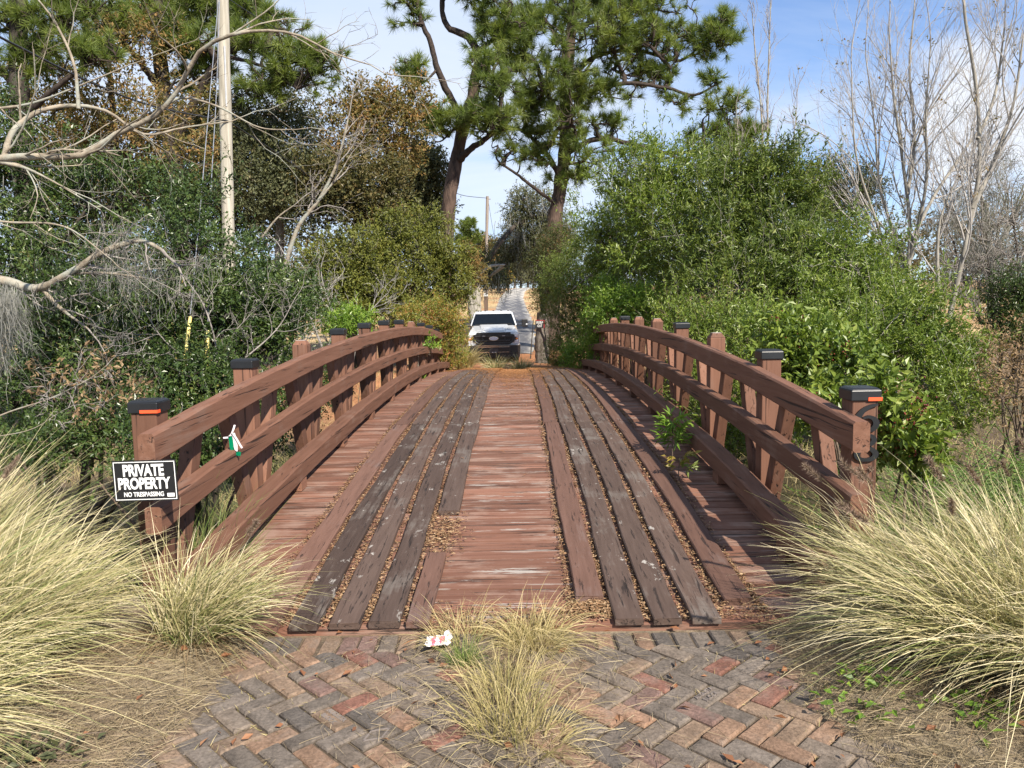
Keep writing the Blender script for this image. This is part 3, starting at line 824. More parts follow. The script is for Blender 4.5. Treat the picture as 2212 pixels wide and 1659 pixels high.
    fr = [(-1.0, .14), (-.9, .0), (-.62, -.08), (.62, -.08), (.9, .0), (1.0, .14)]
    bp = bld(plan(.40, .66, fr, .14), 'bumper', md)
    bld(plan(.22, .395, [(x*.985, y+.015) for x, y in fr], .14), 'valance', mb)
    bld(plan(.665, .685, fr, .14), 'bumper_trim', mc)
    g = G(); g.box((0, -.088, .625), (1.16, .02, .035)); g.box((0, -.088, .425), (1.14, .02, .02)); bld(g, 'chrome_bar', mc, bp)
    g = G(); g.box((0, -.085, .525), (1.14, .014, .15)); bld(g, 'intake', mb, bp)
    g = G(); g.box((0, -.10, .48), (.33, .012, .17)); pl = bld(g, 'licence_plate', mat_plain('dark plate', (.05, .05, .055), .5), bp)
    g = G(); g.box((-.045, -.107, .42), (.06, .004, .022)); g.box((.055, -.107, .42), (.07, .004, .022)); bld(g, 'plate_marks', M_WHITE, pl)
    g = G()
    for x in (-.6, -.32, 0, .32, .6): g.box((x, 2.45, 1.955), (.07, .1, .03))
    bld(g, 'roof_lamps', mb, cab, bevel=.008)
    g = G(); g.beam((-.72, 1.42, 1.425), (-.02, 1.50, 1.455), .02, .02, (0, 1, 0)); g.beam((.02, 1.42, 1.425), (.72, 1.50, 1.455), .02, .02, (0, 1, 0)); bld(g, 'wiper', mb)
    g = G(); g.box((0, 3.0, .42), (1.6, 5.4, .1)); bld(g, 'chassis', mb)
build_truck()
#@@PLANTS
# ------------------------------------------------------------------ vegetation
M_GREEN_DK = mat_leaf('glossy dark oak leaves', [(0, (.022, .042, .010)), (.45, (.045, .078, .018)), (.8, (.085, .125, .028)), (.97, (.13, .155, .04)), (1, (.30, .20, .07))], .2, .36, .45, .6)
M_OLIVE = mat_leaf('olive bush leaves', [(0, (.06, .078, .014)), (.5, (.135, .15, .026)), (.85, (.205, .205, .038)), (1, (.24, .17, .05))], .25, .5, .35)
M_MYRTLE = mat_leaf('wax myrtle leaves', [(0, (.045, .080, .012)), (.35, (.115, .170, .026)), (.7, (.20, .26, .042)), (1, (.30, .33, .08))], .32, .4, .45)
M_MYRTLE_DK = mat_leaf('darker myrtle leaves', [(0, (.036, .064, .012)), (.45, (.100, .142, .026)), (.85, (.175, .215, .042)), (1, (.24, .24, .06))], .28, .42, .4)
M_LIME = mat_leaf('bright young leaves', [(0, (.085, .16, .02)), (.5, (.165, .27, .035)), (1, (.32, .40, .07))], .35, .4, .45)
M_GREY = mat_leaf('grey green oak leaves', [(0, (.050, .058, .028)), (.5, (.095, .105, .048)), (.9, (.150, .145, .062)), (1, (.20, .14, .07))], .2, .55, .3)
M_RUST = mat_leaf('rust brown autumn leaves', [(0, (.085, .092, .026)), (.4, (.16, .14, .045)), (.7, (.25, .16, .058)), (1, (.38, .20, .075))], .3, .6, .25)
M_RED = mat_leaf('nandina leaves', [(0, (.10, .14, .025)), (.4, (.20, .23, .04)), (.65, (.32, .23, .05)), (.85, (.42, .17, .06)), (1, (.50, .27, .16))], .3, .45, .4)
M_DRY = mat_leaf('dry tan leaves', [(0, (.14, .085, .05)), (.5, (.25, .165, .09)), (1, (.40, .29, .17))], .25, .7, .2)
M_PINE = mat_leaf('pine needles', [(0, (.045, .075, .018)), (.35, (.11, .155, .034)), (.7, (.20, .245, .055)), (.96, (.28, .30, .08)), (1, (.34, .22, .08))], .4, .42, .4, .6)
M_MOSS = mat_leaf('spanish moss', [(0, (.13, .13, .12)), (.6, (.23, .225, .205)), (1, (.33, .32, .29))], .25, .9, .1)
M_GRASS = mat_leaf('fountain grass blades', [(0, (.045, .075, .018)), (.22, (.13, .17, .05)), (.40, (.29, .28, .115)), (.60, (.47, .405, .215)), (1, (.68, .59, .41))], .12, .5, .3, .42)
M_TANGRASS = mat_leaf('dry grass', [(0, (.20, .20, .075)), (.35, (.36, .30, .13)), (1, (.58, .47, .27))], .25, .6, .25, .6)
M_THATCH = mat_leaf('brown grass thatch', [(0, (.10, .065, .035)), (.5, (.22, .155, .085)), (1, (.40, .31, .18))], .15, .8, .15)
M_DEBRIS = mat_leaf('grey brown plant debris', [(0, (.10, .075, .05)), (.35, (.22, .17, .105)), (.7, (.38, .305, .19)), (1, (.56, .47, .31))], .15, .8, .15, .5)
M_FRESH = mat_leaf('fresh green grass', [(0, (.08, .13, .03)), (.5, (.15, .21, .055)), (1, (.33, .34, .13))], .3, .5, .3, .6)
M_FERN = mat_leaf('fern fronds', [(0, (.06, .12, .02)), (.6, (.12, .20, .04)), (1, (.24, .28, .08))], .35, .5, .3)
M_BERRY = mat_leaf('red berries', [(0, (.09, .014, .010)), (.6, (.19, .026, .015)), (1, (.30, .06, .03))], 0, .3, .5)
M_PLUME = mat_leaf('grass seed heads', [(0, (.13, .085, .07)), (.5, (.24, .17, .13)), (1, (.42, .33, .24))], .2, .8, .15)
M_PALE = mat_leaf('pale dry flower heads', [(0, (.36, .28, .20)), (1, (.62, .52, .42))], .2, .8, .15)
B_PINE = mat_bark('pine bark', (.036, .026, .022), (.115, .078, .06), (7, 7, 2.0), 1.0)
B_PINE_DK = mat_bark('dark pine limb bark', (.022, .018, .016), (.07, .052, .042), (9, 9, 9), .8)
B_GREY = mat_bark('grey bark', (.16, .145, .12), (.32, .295, .25), (8, 8, 3), .5)
B_PALE = mat_bark('pale lichened bark', (.15, .122, .09), (.32, .275, .21), (10, 10, 10), .5, (.30, .315, .27))
B_TWIG = mat_bark('brown twigs', (.085, .062, .045), (.165, .125, .095), (12, 12, 12), .2)
B_GTWIG = mat_bark('grey twigs', (.17, .15, .135), (.31, .28, .25), (12, 12, 12), .2)
B_RTWIG = mat_bark('reddish grey twigs', (.22, .20, .185), (.39, .365, .335), (12, 12, 12), .2)
B_DARK = mat_bark('dark oak bark', (.025, .021, .018), (.075, .062, .050), (9, 9, 4), .7)

def L(px, py, rx_, ry_, d, dr=None):
    c = P(px, py, d); k = d/F
    return (c, np.array([rx_*k, (dr if dr is not None else 0.8*(rx_+ry_)/2*k), ry_*k]))

def lobes_points(lobes, n, shell=0.55, rough=0.25, rng=RNG, wexp=.7):
    C = np.array([l[0] for l in lobes]); R = np.array([l[1] for l in lobes])
    w = (R.prod(1))**wexp; w = w/w.sum()
    i = rng.choice(len(lobes), n, p=w)
    u = nrm(rng.normal(size=(n, 3)))
    r = 1-shell*rng.random(n)**1.6
    r = r*(1+rough*(np.sin(u[:, 0]*5+i*2.1)*np.cos(u[:, 2]*6+i)+0.6*np.sin(u[:, 1]*9+u[:, 2]*7+i*3)))
    return C[i]+u*R[i]*r[:, None], u, i

def leaf_clumps(g, pts, out, tw, lv, ll, lw, tl, up=.35, spread=.8, droop=0.0, rng=RNG, cl=None, outw=.6):
    n = len(pts)
    clv = rng.random(n) if cl is None else cl
    I = np.repeat(np.arange(n), tw); m = len(I)
    o = pts[I]+rng.normal(size=(m, 3))*tl*.3
    D = nrm(out[I]*outw+np.array([0, 0, up])+rng.normal(size=(m, 3))*spread)
    tlv = tl*(.6+.8*rng.random(m))
    J = np.repeat(np.arange(m), lv); q = len(J)
    t = (np.tile(np.arange(lv), m)+rng.random(q))/lv
    base = o[J]+D[J]*(tlv[J]*t)[:, None]+np.array([0, 0, -1.0])*(droop*tl*t**2)[:, None]
    ld = nrm(D[J]*.55+rng.normal(size=(q, 3))*.75+np.array([0, 0, .12-droop]))
    N = nrm(rng.normal(size=(q, 3))*.5+np.array([0.15, -.25, .8]))
    s = .65+.6*rng.random(q)
    g.leaves(base, ld, N, ll*s, lw*s*(.8+.4*rng.random(q)), rng.random(q), np.clip(clv[I[J]]+rng.normal(size=q)*.08, 0, 1))
    return o, D, tlv

def curved(a, b, k=5, sag=0.12, rng=RNG):
    """k-point wobbly paths a->b (n,3)"""
    n = len(a); t = np.linspace(0, 1, k)[None, :, None]
    d = b-a; ln = np.linalg.norm(d, axis=1)[:, None, None]
    off = rng.normal(size=(n, 1, 3))*sag*ln; off2 = rng.normal(size=(n, 1, 3))*sag*.5*ln
    return a[:, None, :]*(1-t)+b[:, None, :]*t+off*4*t*(1-t)*.5+off2*np.sin(t*2*np.pi)

def connect(g, stems, targets, r, sides=3, sag=.14, low=.25, rng=RNG, k=5):
    """branches from the stem paths to every target point"""
    S = np.concatenate([np.asarray(s).reshape(-1, 3) for s in stems])
    out = []
    for a in range(0, len(targets), 400):
        T = targets[a:a+400]
        d = np.linalg.norm(T[:, None]-S[None], axis=2)
        cost = d+low*np.maximum(0, S[None, :, 2]-T[:, None, 2]+.3*d)*1.5
        out.append(S[cost.argmin(1)])
    A = np.concatenate(out)
    C = curved(A, targets, k, sag, rng)
    rr = r*np.linspace(1, .35, k)[None, :]*(.6+.6*rng.random((len(targets), 1)))
    g.tubes(C, rr, sides)
    return C

def limb(g, pts, r0, r1, sides=8, n=24, rough=.04):
    C = path(pts, n); k = len(C)
    R = r0+(r1-r0)*np.linspace(0, 1, k)**.8
    C = C+RNG.normal(size=C.shape)*(R*rough)[:, None]
    g.tubes(C, R*(1+RNG.normal(size=k)*.04), sides); return C

def moss_mesh(g, pts, length, per=16, w=.012, spread=.12, rng=RNG):
    n = len(pts); I = np.repeat(np.arange(n), per); m = len(I)
    k = 6; t = np.linspace(0, 1, k)[None, :, None]
    Ln = length*(.35+.75*rng.random((m, 1, 1)))
    base = pts[I]+rng.normal(size=(m, 3))*np.array([spread, spread, spread*.3])
    wav = np.cumsum(rng.normal(size=(m, k, 3))*np.array([.13, .13, .06]), 1)*Ln
    C = base[:, None]+np.array([0, 0, -1.0])*Ln*t+wav*t
    sd = nrm(rng.normal(size=(m, 1, 3))*np.array([1, 1, .1])); wd = w*(1-.6*t)
    V = np.stack([C-sd*wd/2, C+sd*wd/2], 2).reshape(-1, 3)
    idx = np.arange(m*k*2).reshape(m, k, 2)
    Fq = np.stack([idx[:, :-1, 0], idx[:, :-1, 1], idx[:, 1:, 1], idx[:, 1:, 0]], -1).reshape(-1, 4)
    g.add(V, Fq, np.repeat(rng.random(m), k-1), np.repeat(rng.random(n)[I], k-1))

def shrub(name, label, cat, lobes, mat, n, tw=6, lv=9, ll=.05, lw=.017, tl=.22, base=None, stems=5, r0=.025, bark=None, group=None,
          up=.35, shell=.55, droop=0.0, twigs=.6, parts=('foliage', 'stems'), berries=0, moss=None, rough=.25, spread=.8, shoots=0):
    C = np.array([l[0] for l in lobes]); Rr = np.array([l[1] for l in lobes])
    if base is None:
        bx, by = C[:, 0].mean(), C[:, 1].mean(); base = (bx, by)
    bz = float(gz(base[0], base[1]))-.03
    T = thing(name, label, cat, (base[0], base[1], bz), group)
    pts, out, li = lobes_points(lobes, n, shell, rough)
    keep = pts[:, 2] > gz(pts[:, 0], pts[:, 1])+.05
    pts, out, li = pts[keep], out[keep], li[keep]
    g = G(); leaf_clumps(g, pts, out, tw, lv, ll, lw, tl, up, spread, droop)
    gs = G()
    if shoots:
        upper = np.where(out[:, 2] > .15)[0]; sel = upper[RNG.choice(len(upper), min(shoots, len(upper)), replace=False)]
        o_, D_, t_ = leaf_clumps(g, pts[sel], out[sel], 2, 16, ll*1.1, lw*1.1, tl*1.9, .9, .5, 0, outw=.6)
        a_ = o_-D_*.3*t_[:, None]; gs.tubes(curved(a_, o_+D_*t_[:, None], 4, .04), np.full((len(o_), 4), .0028)*np.array([1.2, 1, .8, .5]), 3)
    g.build(parts[0], mat, T)
    g = gs; st = []
    b3 = np.array([base[0], base[1], bz])
    for s in range(max(stems, len(lobes))):
        l = s % len(lobes)
        foot = b3+np.array([RNG.normal()*.18, RNG.normal()*.18, 0])*(1 if stems > 1 else .1)
        tip = C[l]+Rr[l]*RNG.normal(size=3)*.22
        mid = foot*.5+tip*.5+np.array([0, 0, .12*np.linalg.norm(tip-foot)])+RNG.normal(size=3)*.06*np.linalg.norm(tip-foot)
        st.append(limb(g, [foot, mid, tip], r0*(.7+.5*RNG.random()), r0*.3, 6, 16))
    m = int(len(pts)*twigs)
    if m: connect(g, [s[4:] for s in st], pts[:m], r0*.28, 3)
    g.build(parts[1], bark or B_TWIG, T, smooth=True)
    if berries:
        bp, bo, _ = lobes_points(lobes, berries, .18, .15); g = G()
        front = bp[:, 1] < np.array([l[0][1] for l in lobes]).max(); bp = bp[front]
        for p in bp:
            q = p+RNG.normal(size=(26, 3))*np.array([.035, .035, .05])
            oc = np.array([(1, 0, 0), (-1, 0, 0), (0, 1, 0), (0, -1, 0), (0, 0, 1), (0, 0, -1)])*.0085
            fs = np.array([(0, 2, 4), (2, 1, 4), (1, 3, 4), (3, 0, 4), (2, 0, 5), (1, 2, 5), (3, 1, 5), (0, 3, 5)])
            V = (q[:, None]+oc[None]).reshape(-1, 3); Fs = (fs[None]+np.arange(26)[:, None, None]*6).reshape(-1, 3)
            g.add(V, Fs, RNG.random(), .5)
        struct(g.build('berries', M_BERRY, T, smooth=True), 'stuff')
    if moss:
        mp = pts[RNG.choice(len(pts), min(moss[0], len(pts)), replace=False)]
        g = G(); moss_mesh(g, mp, moss[1], moss[2] if len(moss) > 2 else 14, moss[3] if len(moss) > 3 else .014, .15); struct(g.build('moss', M_MOSS, T), 'stuff')
    return T

# ---- trees
def tree(name, label, lobes, mat, n, trunk, r0, r1, bark, limbs=(), ll=.09, lw=.04, tl=.4, tw=6, lv=8, group=None, moss=None, twig=.35, up=.3, droop=0.0, base_d=None, shell=.6, twb=None, rough=.3, spread=.8, trunk_z=None):
    """trunk and limbs are photo polylines (px, py, d)"""
    tp = [P(*q) for q in trunk]
    foot = tp[0].copy(); gzf = float(gz(foot[0], foot[1]))-.1
    if foot[2] > gzf: tp = [np.array([foot[0], foot[1], gzf])]+tp
    T = thing(name, label, 'tree', tuple(tp[0]), group)
    g = G(); st = [limb(g, tp, r0, r1, 10, 30)]
    for lm in limbs:
        *pl, ra, rb = lm
        st.append(limb(g, [P(*q) for q in pl], ra, rb, 7, 20))
    g.build('trunk', bark, T, smooth=True)
    if n:
        pts, out, li = lobes_points(lobes, n, shell, rough)
        g = G(); leaf_clumps(g, pts, out, tw, lv, ll, lw, tl, up, spread, droop); g.build('crown', mat, T)
        g = G(); m = int(n*twig)
        st2 = [s[len(s)//3:] for s in st]
        for l in lobes:                      # a limb into every lobe
            S = np.concatenate(st2); a = S[np.linalg.norm(S-l[0], axis=1).argmin()]
            C = curved(a[None], l[0][None], 9, .12)[0]; st2.append(C); g.tubes(C, np.linspace(r1*.9, r1*.35, 9), 5)
        connect(g, st2, pts[:m], max(.008, r1*.22), 3)
        g.build('branches', twb or bark, T, smooth=True)
        if moss:
            mp = pts[RNG.choice(n, min(n, moss[0]), replace=False)]
            g = G(); moss_mesh(g, mp, moss[1], 14, moss[2], .3); struct(g.build('moss', M_MOSS, T), 'stuff')
    return T

def pine(name, label, trunk, r0, r1, limbs, lobes, n, bark=None, needle=.40, per=60, cl_r=.46, tufts=5, group=None, width=.008, rough=.3, shell=.8):
    tp = [P(*q) for q in trunk]; foot = tp[0]; gzf = float(gz(foot[0], foot[1]))-.1
    if foot[2] > gzf: tp = [np.array([foot[0], foot[1], gzf])]+tp
    T = thing(name, label, 'tree', tuple(tp[0]), group)
    g = G(); st = [limb(g, tp, r0, r1, 12, 40, .05)]
    g.build('trunk', bark or B_PINE, T, smooth=True)
    g = G()
    for lm in limbs:
        *pl, ra, rb = lm
        st.append(limb(g, [P(*q) for q in pl], ra, rb, 7, 26, .12))
    st2 = [st[0][len(st[0])//3:]]+st[1:]
    for l in lobes:
        S = np.concatenate(st2); dd = np.linalg.norm(S-l[0], axis=1)+.8*np.maximum(0, S[:, 2]-l[0][2]+.5); a = S[dd.argmin()]
        C = curved(a[None], l[0][None], 11, .16)[0]; st2.append(C); g.tubes(C, np.linspace(r1*.55, r1*.22, 11), 6)
    pts, out, li = lobes_points(lobes, n, shell, rough, wexp=.45)
    C = connect(g, st2, pts, r1*.26, 4, .2, .5, k=7)
    # sub twigs to every tuft
    I = np.repeat(np.arange(len(pts)), tufts); m = len(I)
    dirv = nrm(C[:, -1]-C[:, -3])
    tp_ = pts[I]+nrm(dirv[I]*.5+RNG.normal(size=(m, 3))*.9+np.array([0, 0, .55]))*(cl_r*(.4+.8*RNG.random(m)))[:, None]
    g.tubes(curved(pts[I]-dirv[I]*.08, tp_, 4, .18), r1*.13*np.linspace(1, .6, 4)[None]*np.ones((m, 1)), 3)
    g.build('branches', B_PINE_DK, T, smooth=True)
    td = nrm(tp_-pts[I]+np.array([0, 0, .12]))
    clv = np.clip(RNG.random(len(pts))[I]*.6+RNG.random(m)*.4, 0, 1)
    J = np.repeat(np.arange(m), per); q = len(J)
    sp = RNG.random(q)
    D = nrm(td[J]*(.15+1.1*RNG.random((q, 1)))+nrm(RNG.normal(size=(q, 3)))*.85)
    Bq = tp_[J]-td[J]*(.12*sp*1.2)[:, None]
    g = G(); g.tris(Bq, D, needle*(.7+.45*RNG.random(q)), width, RNG.random(q), clv[J]); g.build('crown', M_PINE, T)
    return T

def grow(g, start, d, ln, r, lvl, P_, rng):
    """recursive bare branching collected into g.buf"""
    k = 7; pts = [np.array(start, float)]; dr = nrm(np.array(d, float)); rr = [r]
    for i in range(k-1):
        dr = nrm(dr+rng.normal(size=3)*P_['wob']+np.array([0, 0, P_['trop']]))
        pts.append(pts[-1]+dr*ln/(k-1)); rr.append(r*(1-(1-P_['tap'])*(i+1)/(k-1)))
    g.setdefault(lvl, []).append((np.array(pts), np.array(rr)))
    if lvl >= P_['lv']: return
    for c in range(P_['nc'][lvl]):
        t = P_['t0']+(1-P_['t0'])*(c+rng.random())/P_['nc'][lvl]; f = t*(k-1); i = min(int(f), k-2)
        p = pts[i]+(pts[i+1]-pts[i])*(f-i); dd = nrm(pts[i+1]-pts[i])
        ax = nrm(np.cross(dd, rng.normal(size=3))); a = P_['ang']*(.6+.7*rng.random())
        nd = dd*math.cos(a)+ax*math.sin(a)
        grow(g, p, nd, ln*P_['lr']*(1.15-.5*t)*(.7+.6*rng.random()), max(P_['rmin'], (rr[i]*P_['rr'])*(.7+.5*rng.random())), lvl+1, P_, rng)

def emit(buf, g_by_lvl):
    for lv, items in buf.items():
        g_by_lvl(lv).tubes(np.array([i[0] for i in items]), np.array([i[1] for i in items]), 8 if lv == 0 else (5 if lv == 1 else 3))

def bare_tree(name, label, stems, par, bark, twigm, cat='tree', group=None, dead=None, seed=1, moss=None):
    """stems: photo polylines (.., r0, r1); twigs sprout along them"""
    rng = np.random.default_rng(seed)
    first = P(*stems[0][0]); base = np.array([first[0], first[1], float(gz(first[0], first[1]))-.1])
    T = thing(name, label, cat, tuple(base), group)
    g = G(); gt = G(); buf = {}; tips = []
    for s in stems:
        *pl, r0, r1 = s
        pp = [P(*q) for q in pl]
        C = limb(g, pp, r0, r1, 8, 30, .05)
        k = len(C); L_ = np.linalg.norm(np.diff(C, axis=0), axis=1).sum()
        for c in range(int(par['per_m']*L_)):
            t = par.get('start', .15)+(1-par.get('start', .15))*rng.random(); i = min(int(t*(k-1)), k-2)
            dd = nrm(C[i+1]-C[i]); ax = nrm(np.cross(dd, rng.normal(size=3))); a = par['ang']*(.6+.7*rng.random())
            rr = (r0+(r1-r0)*t)
            grow(buf, C[i], dd*math.cos(a)+ax*math.sin(a), par['len']*(1.2-.6*t)*(.5+rng.random()), min(rr*.55, par['r']), 1, par, rng)
        grow(buf, C[-1], C[-1]-C[-3], par['len'], r1, 1, par, rng)
    g.build('trunk', bark, T, smooth=True)
    emit(buf, lambda lv: gt)
    gt.build('twigs', twigm, T, smooth=True)
    last = max(buf); ends = np.array([i[0][-1] for i in buf[last]])
    if dead:
        n, m, ll, lw = dead
        sel = ends[rng.choice(len(ends), min(n, len(ends)), replace=False)]
        g = G(); leaf_clumps(g, sel, nrm(rng.normal(size=sel.shape)), 2, 3, ll, lw, ll*1.5, -.2); g.build('dead_leaves', m, T)
    if moss:
        allp = np.concatenate([i[0] for lv in buf for i in buf[lv]]); sel = allp[rng.choice(len(allp), min(moss[0], len(allp)), replace=False)]
        g = G(); moss_mesh(g, sel, moss[1], moss[3] if len(moss) > 3 else 14, moss[2], .12, rng); struct(g.build('moss', M_MOSS, T), 'stuff')
    return T

def build_trees():
    # ------ the two big pines beyond the bridge
    d = 31.0
    pine('pine_tree', 'tall pine with bare forking red brown trunk left of the truck and gap of sky',
         [(963, 590, d), (965, 500, d), (972, 420, d), (985, 350, d), (1002, 272, d+.2), (1020, 215, d+.3), (1025, 175, d+.3)], .33, .22,
         [((1000, 270, d), (975, 215, d), (945, 150, d-.3), (930, 90, d-.5), (905, 30, d-.7), (900, -60, d-.8), .17, .07),
          ((1024, 180, d+.3), (1032, 120, d+.5), (1010, 80, d+.6), (965, 55, d+.6), (955, 0, d+.5), (965, -60, d+.5), .2, .08),
          ((990, 345, d-.1), (1020, 320, d-.6), (1050, 300, d-1), (1075, 270, d-1.4), (1085, 210, d-1.6), .16, .06),
          ((945, 150, d-.3), (925, 170, d-.6), (905, 185, d-.9), .06, .03),
          ((1012, 240, d), (960, 300, d-.6), (935, 305, d-.8), .05, .02),
          ((1032, 110, d+.5), (1075, 75, d+.2), (1105, 20, d), .11, .05)],
         [L(890, 160, 30, 24, d-.9), L(893, 20, 26, 30, d-.8), L(960, 265, 45, 26, d-.6), L(1085, 60, 60, 60, d), L(1060, 170, 60, 45, d-1.5), L(1060, 260, 50, 40, d-1.4), L(930, 250, 30, 18, d-.4), L(1030, -40, 70, 40, d)],
         165, tufts=4, width=.011)
    d = 33.0
    pine('pine_tree', 'broad crowned large pine with dark spreading limbs above the road',
         [(1192, 600, d), (1195, 500, d), (1205, 430, d), (1215, 370, d), (1222, 300, d), (1220, 230, d+.2), (1228, 150, d+.3), (1235, 60, d+.3), (1240, -60, d+.3)], .38, .19,
         [((1212, 400, d-.1), (1190, 345, d-.6), (1140, 290, d-1), (1090, 270, d-1.4), .14, .05),
          ((1200, 440, d-.2), (1160, 410, d-.8), (1115, 375, d-1.2), (1078, 350, d-1.5), (1070, 330, d-1.6), .09, .03),
          ((1225, 330, d), (1290, 300, d-.3), (1360, 310, d-.6), (1440, 330, d-.9), (1520, 320, d-1), (1580, 290, d-1), .13, .05),
          ((1225, 250, d+.1), (1275, 200, d-.5), (1350, 180, d-.8), (1440, 190, d-1), (1500, 205, d-1.1), (1560, 175, d-1.1), .13, .04),
          ((1228, 170, d+.2), (1290, 120, d+.5), (1380, 110, d+.4), (1470, 130, d+.2), (1530, 80, d), .13, .04),
          ((1222, 260, d+.1), (1180, 200, d-.6), (1160, 140, d-1), (1130, 120, d-1.3), .13, .05),
          ((1232, 120, d+.3), (1190, 60, d+.2), (1150, 10, d), .12, .05), ((1236, 70, d+.3), (1310, 30, d+.6), (1390, 10, d+.8), (1450, -30, d+.9), .12, .05),
          ((1225, 200, d+.2), (1260, 160, d+1), (1330, 60, d+1.5), .1, .04),
          ((1440, 330, d-.9), (1500, 355, d-1), (1570, 345, d-1), (1620, 420, d-1.2), .07, .03)],
         [L(1120, 130, 70, 50, d-1.2), L(1160, 30, 80, 55, d), L(1270, 20, 80, 60, d+.4), L(1390, 30, 85, 60, d+.6), L(1460, 100, 60, 45, d), L(1530, 70, 42, 40, d), L(1560, 65, 20, 26, d), L(1545, 170, 38, 14, d-1), L(1440, 150, 70, 38, d-.6), L(1340, 130, 75, 45, d), L(1250, 190, 70, 45, d-.8), L(1140, 240, 75, 40, d-1.2), L(1200, 290, 80, 35, d-1.1),
          L(1110, 320, 42, 28, d-1.4), L(1180, 350, 60, 28, d-.8), L(1270, 340, 60, 30, d-1), L(1320, 210, 60, 26, d-.8), L(1290, 270, 70, 22, d-.7), L(1470, 225, 40, 14, d-1), L(1565, 250, 40, 48, d-1), L(1590, 280, 38, 32, d-1), L(1520, 290, 50, 24, d-1), L(1550, 350, 50, 26, d-1), L(1600, 410, 60, 28, d-1.2), L(1560, 230, 50, 50, d-1.2), L(1595, 320, 50, 44, d-1.2), L(1545, 370, 60, 36, d-1.4), L(1545, 90, 50, 46, d-.5), L(1440, -20, 70, 40, d), L(1300, -40, 150, 40, d), L(1230, 380, 50, 22, d-.4), L(1215, 150, 60, 60, d-2.2), L(1235, 250, 60, 40, d-2.2), L(1235, 50, 80, 60, d-2), L(1330, 90, 80, 50, d-1.5), L(1400, 90, 70, 50, d-1), L(1340, 20, 90, 40, d-1.5), L(1130, 60, 60, 50, d-1), L(1170, 200, 60, 50, d-2)],
         520, tufts=4, width=.0105)
    # ------ pines at the upper left
    d = 24.0
    pine('pine_tree', 'leaning dark limbed pine behind the utility pole with long limb to its right',
         [(395, 620, d), (385, 420, d), (360, 250, d), (345, 120, d), (335, -60, d)], .3, .2,
         [((352, 200, d), (300, 130, d-.5), (240, 60, d-1), .14, .05), ((372, 330, d), (420, 220, d-.3), (480, 120, d-.6), (560, 95, d-.8), (620, 115, d-1), (690, 150, d-1), .15, .05),
          ((345, 120, d), (430, 60, d+.5), (520, 30, d+.6), (600, 60, d+.6), .13, .05), ((480, 120, d-.6), (560, 140, d-1), (640, 190, d-1.2), .07, .03), ((340, 40, d), (280, 10, d), (200, 20, d), .1, .05)],
         [L(600, 60, 38, 26, d-.2), L(560, 100, 50, 20, d-.8), L(640, 125, 55, 40, d-1), L(690, 140, 36, 40, d-1), L(610, 170, 60, 22, d-1.1), L(430, 20, 80, 35, d+.4), L(330, 30, 90, 45, d), L(520, 20, 50, 22, d+.6), L(410, 90, 60, 25, d-.5), L(240, 50, 70, 45, d-.8), L(520, 75, 40, 20, d), L(450, 150, 60, 20, d), L(560, 190, 50, 20, d-1)],
         230, tufts=4, width=.0095, needle=.33, bark=B_DARK)
    d = 20.0
    pine('pine_tree', 'dark pine at the far left edge with trunk half hidden by twigs',
         [(60, 700, d), (50, 420, d), (42, 200, d), (38, -60, d)], .26, .2,
         [((44, 260, d), (120, 190, d-.4), (200, 130, d-.6), .1, .04), ((40, 120, d), (110, 60, d), (190, 30, d), .1, .04), ((42, 200, d), (-20, 130, d), .09, .04)],
         [L(110, 40, 90, 40, d), L(30, 60, 60, 60, d), L(200, 20, 60, 30, d), L(180, 120, 70, 30, d-.5), L(0, 150, 60, 40, d), L(90, 130, 50, 30, d)],
         80, tufts=4, width=.008, needle=.3, bark=B_DARK)
    # ------ rust coloured and mixed trees behind, left
    tree('oak_tree', 'thin rust leaved oak between the dark pines at upper left', [L(190, 130, 150, 80, 22), L(300, 90, 110, 60, 23), L(330, 260, 120, 60, 21), L(250, 260, 110, 70, 22), L(120, 240, 100, 70, 21.5), L(400, 330, 70, 50, 21)], M_RUST, 430,
         [(250, 640, 22), (255, 420, 22), (245, 250, 22), (230, 80, 22)], .17, .06, B_DARK, [((252, 380, 22), (320, 270, 22), (380, 170, 22), .08, .03), ((248, 300, 22), (160, 180, 22), (100, 90, 22), .08, .03)], ll=.12, lw=.055, tl=.45, tw=4, lv=7, twb=B_DARK)
    tree('oak_tree', 'grey green oak right behind the utility pole', [L(570, 250, 80, 60, 25), L(620, 330, 90, 80, 24.5), L(540, 380, 80, 90, 24), L(660, 430, 90, 80, 24), L(640, 240, 60, 40, 25.5), L(470, 300, 60, 80, 25)], M_GREY, 620,
         [(600, 660, 25), (605, 480, 25), (595, 350, 25), (590, 230, 25)], .2, .07, B_GREY, [((602, 420, 25), (660, 340, 24.6), (690, 270, 24.4), .08, .03)], ll=.12, lw=.052, tl=.4, twb=B_TWIG)
    tree('oak_tree', 'russet crowned oak left of the forked pine', [L(810, 220, 75, 40, 27), L(770, 260, 70, 60, 26.5), L(860, 270, 65, 60, 27), L(740, 330, 60, 60, 26), L(890, 215, 40, 36, 27.5), L(850, 340, 55, 40, 27)], M_RUST, 370,
         [(848, 640, 27), (852, 480, 27), (850, 380, 27), (815, 260, 27)], .19, .06, B_GREY, [((851, 420, 27), (790, 330, 26.6), (755, 240, 26.5), .08, .03), ((851, 400, 27), (885, 320, 27), (890, 230, 27.4), .07, .03)], ll=.13, lw=.06, tl=.4, tw=6, lv=8)
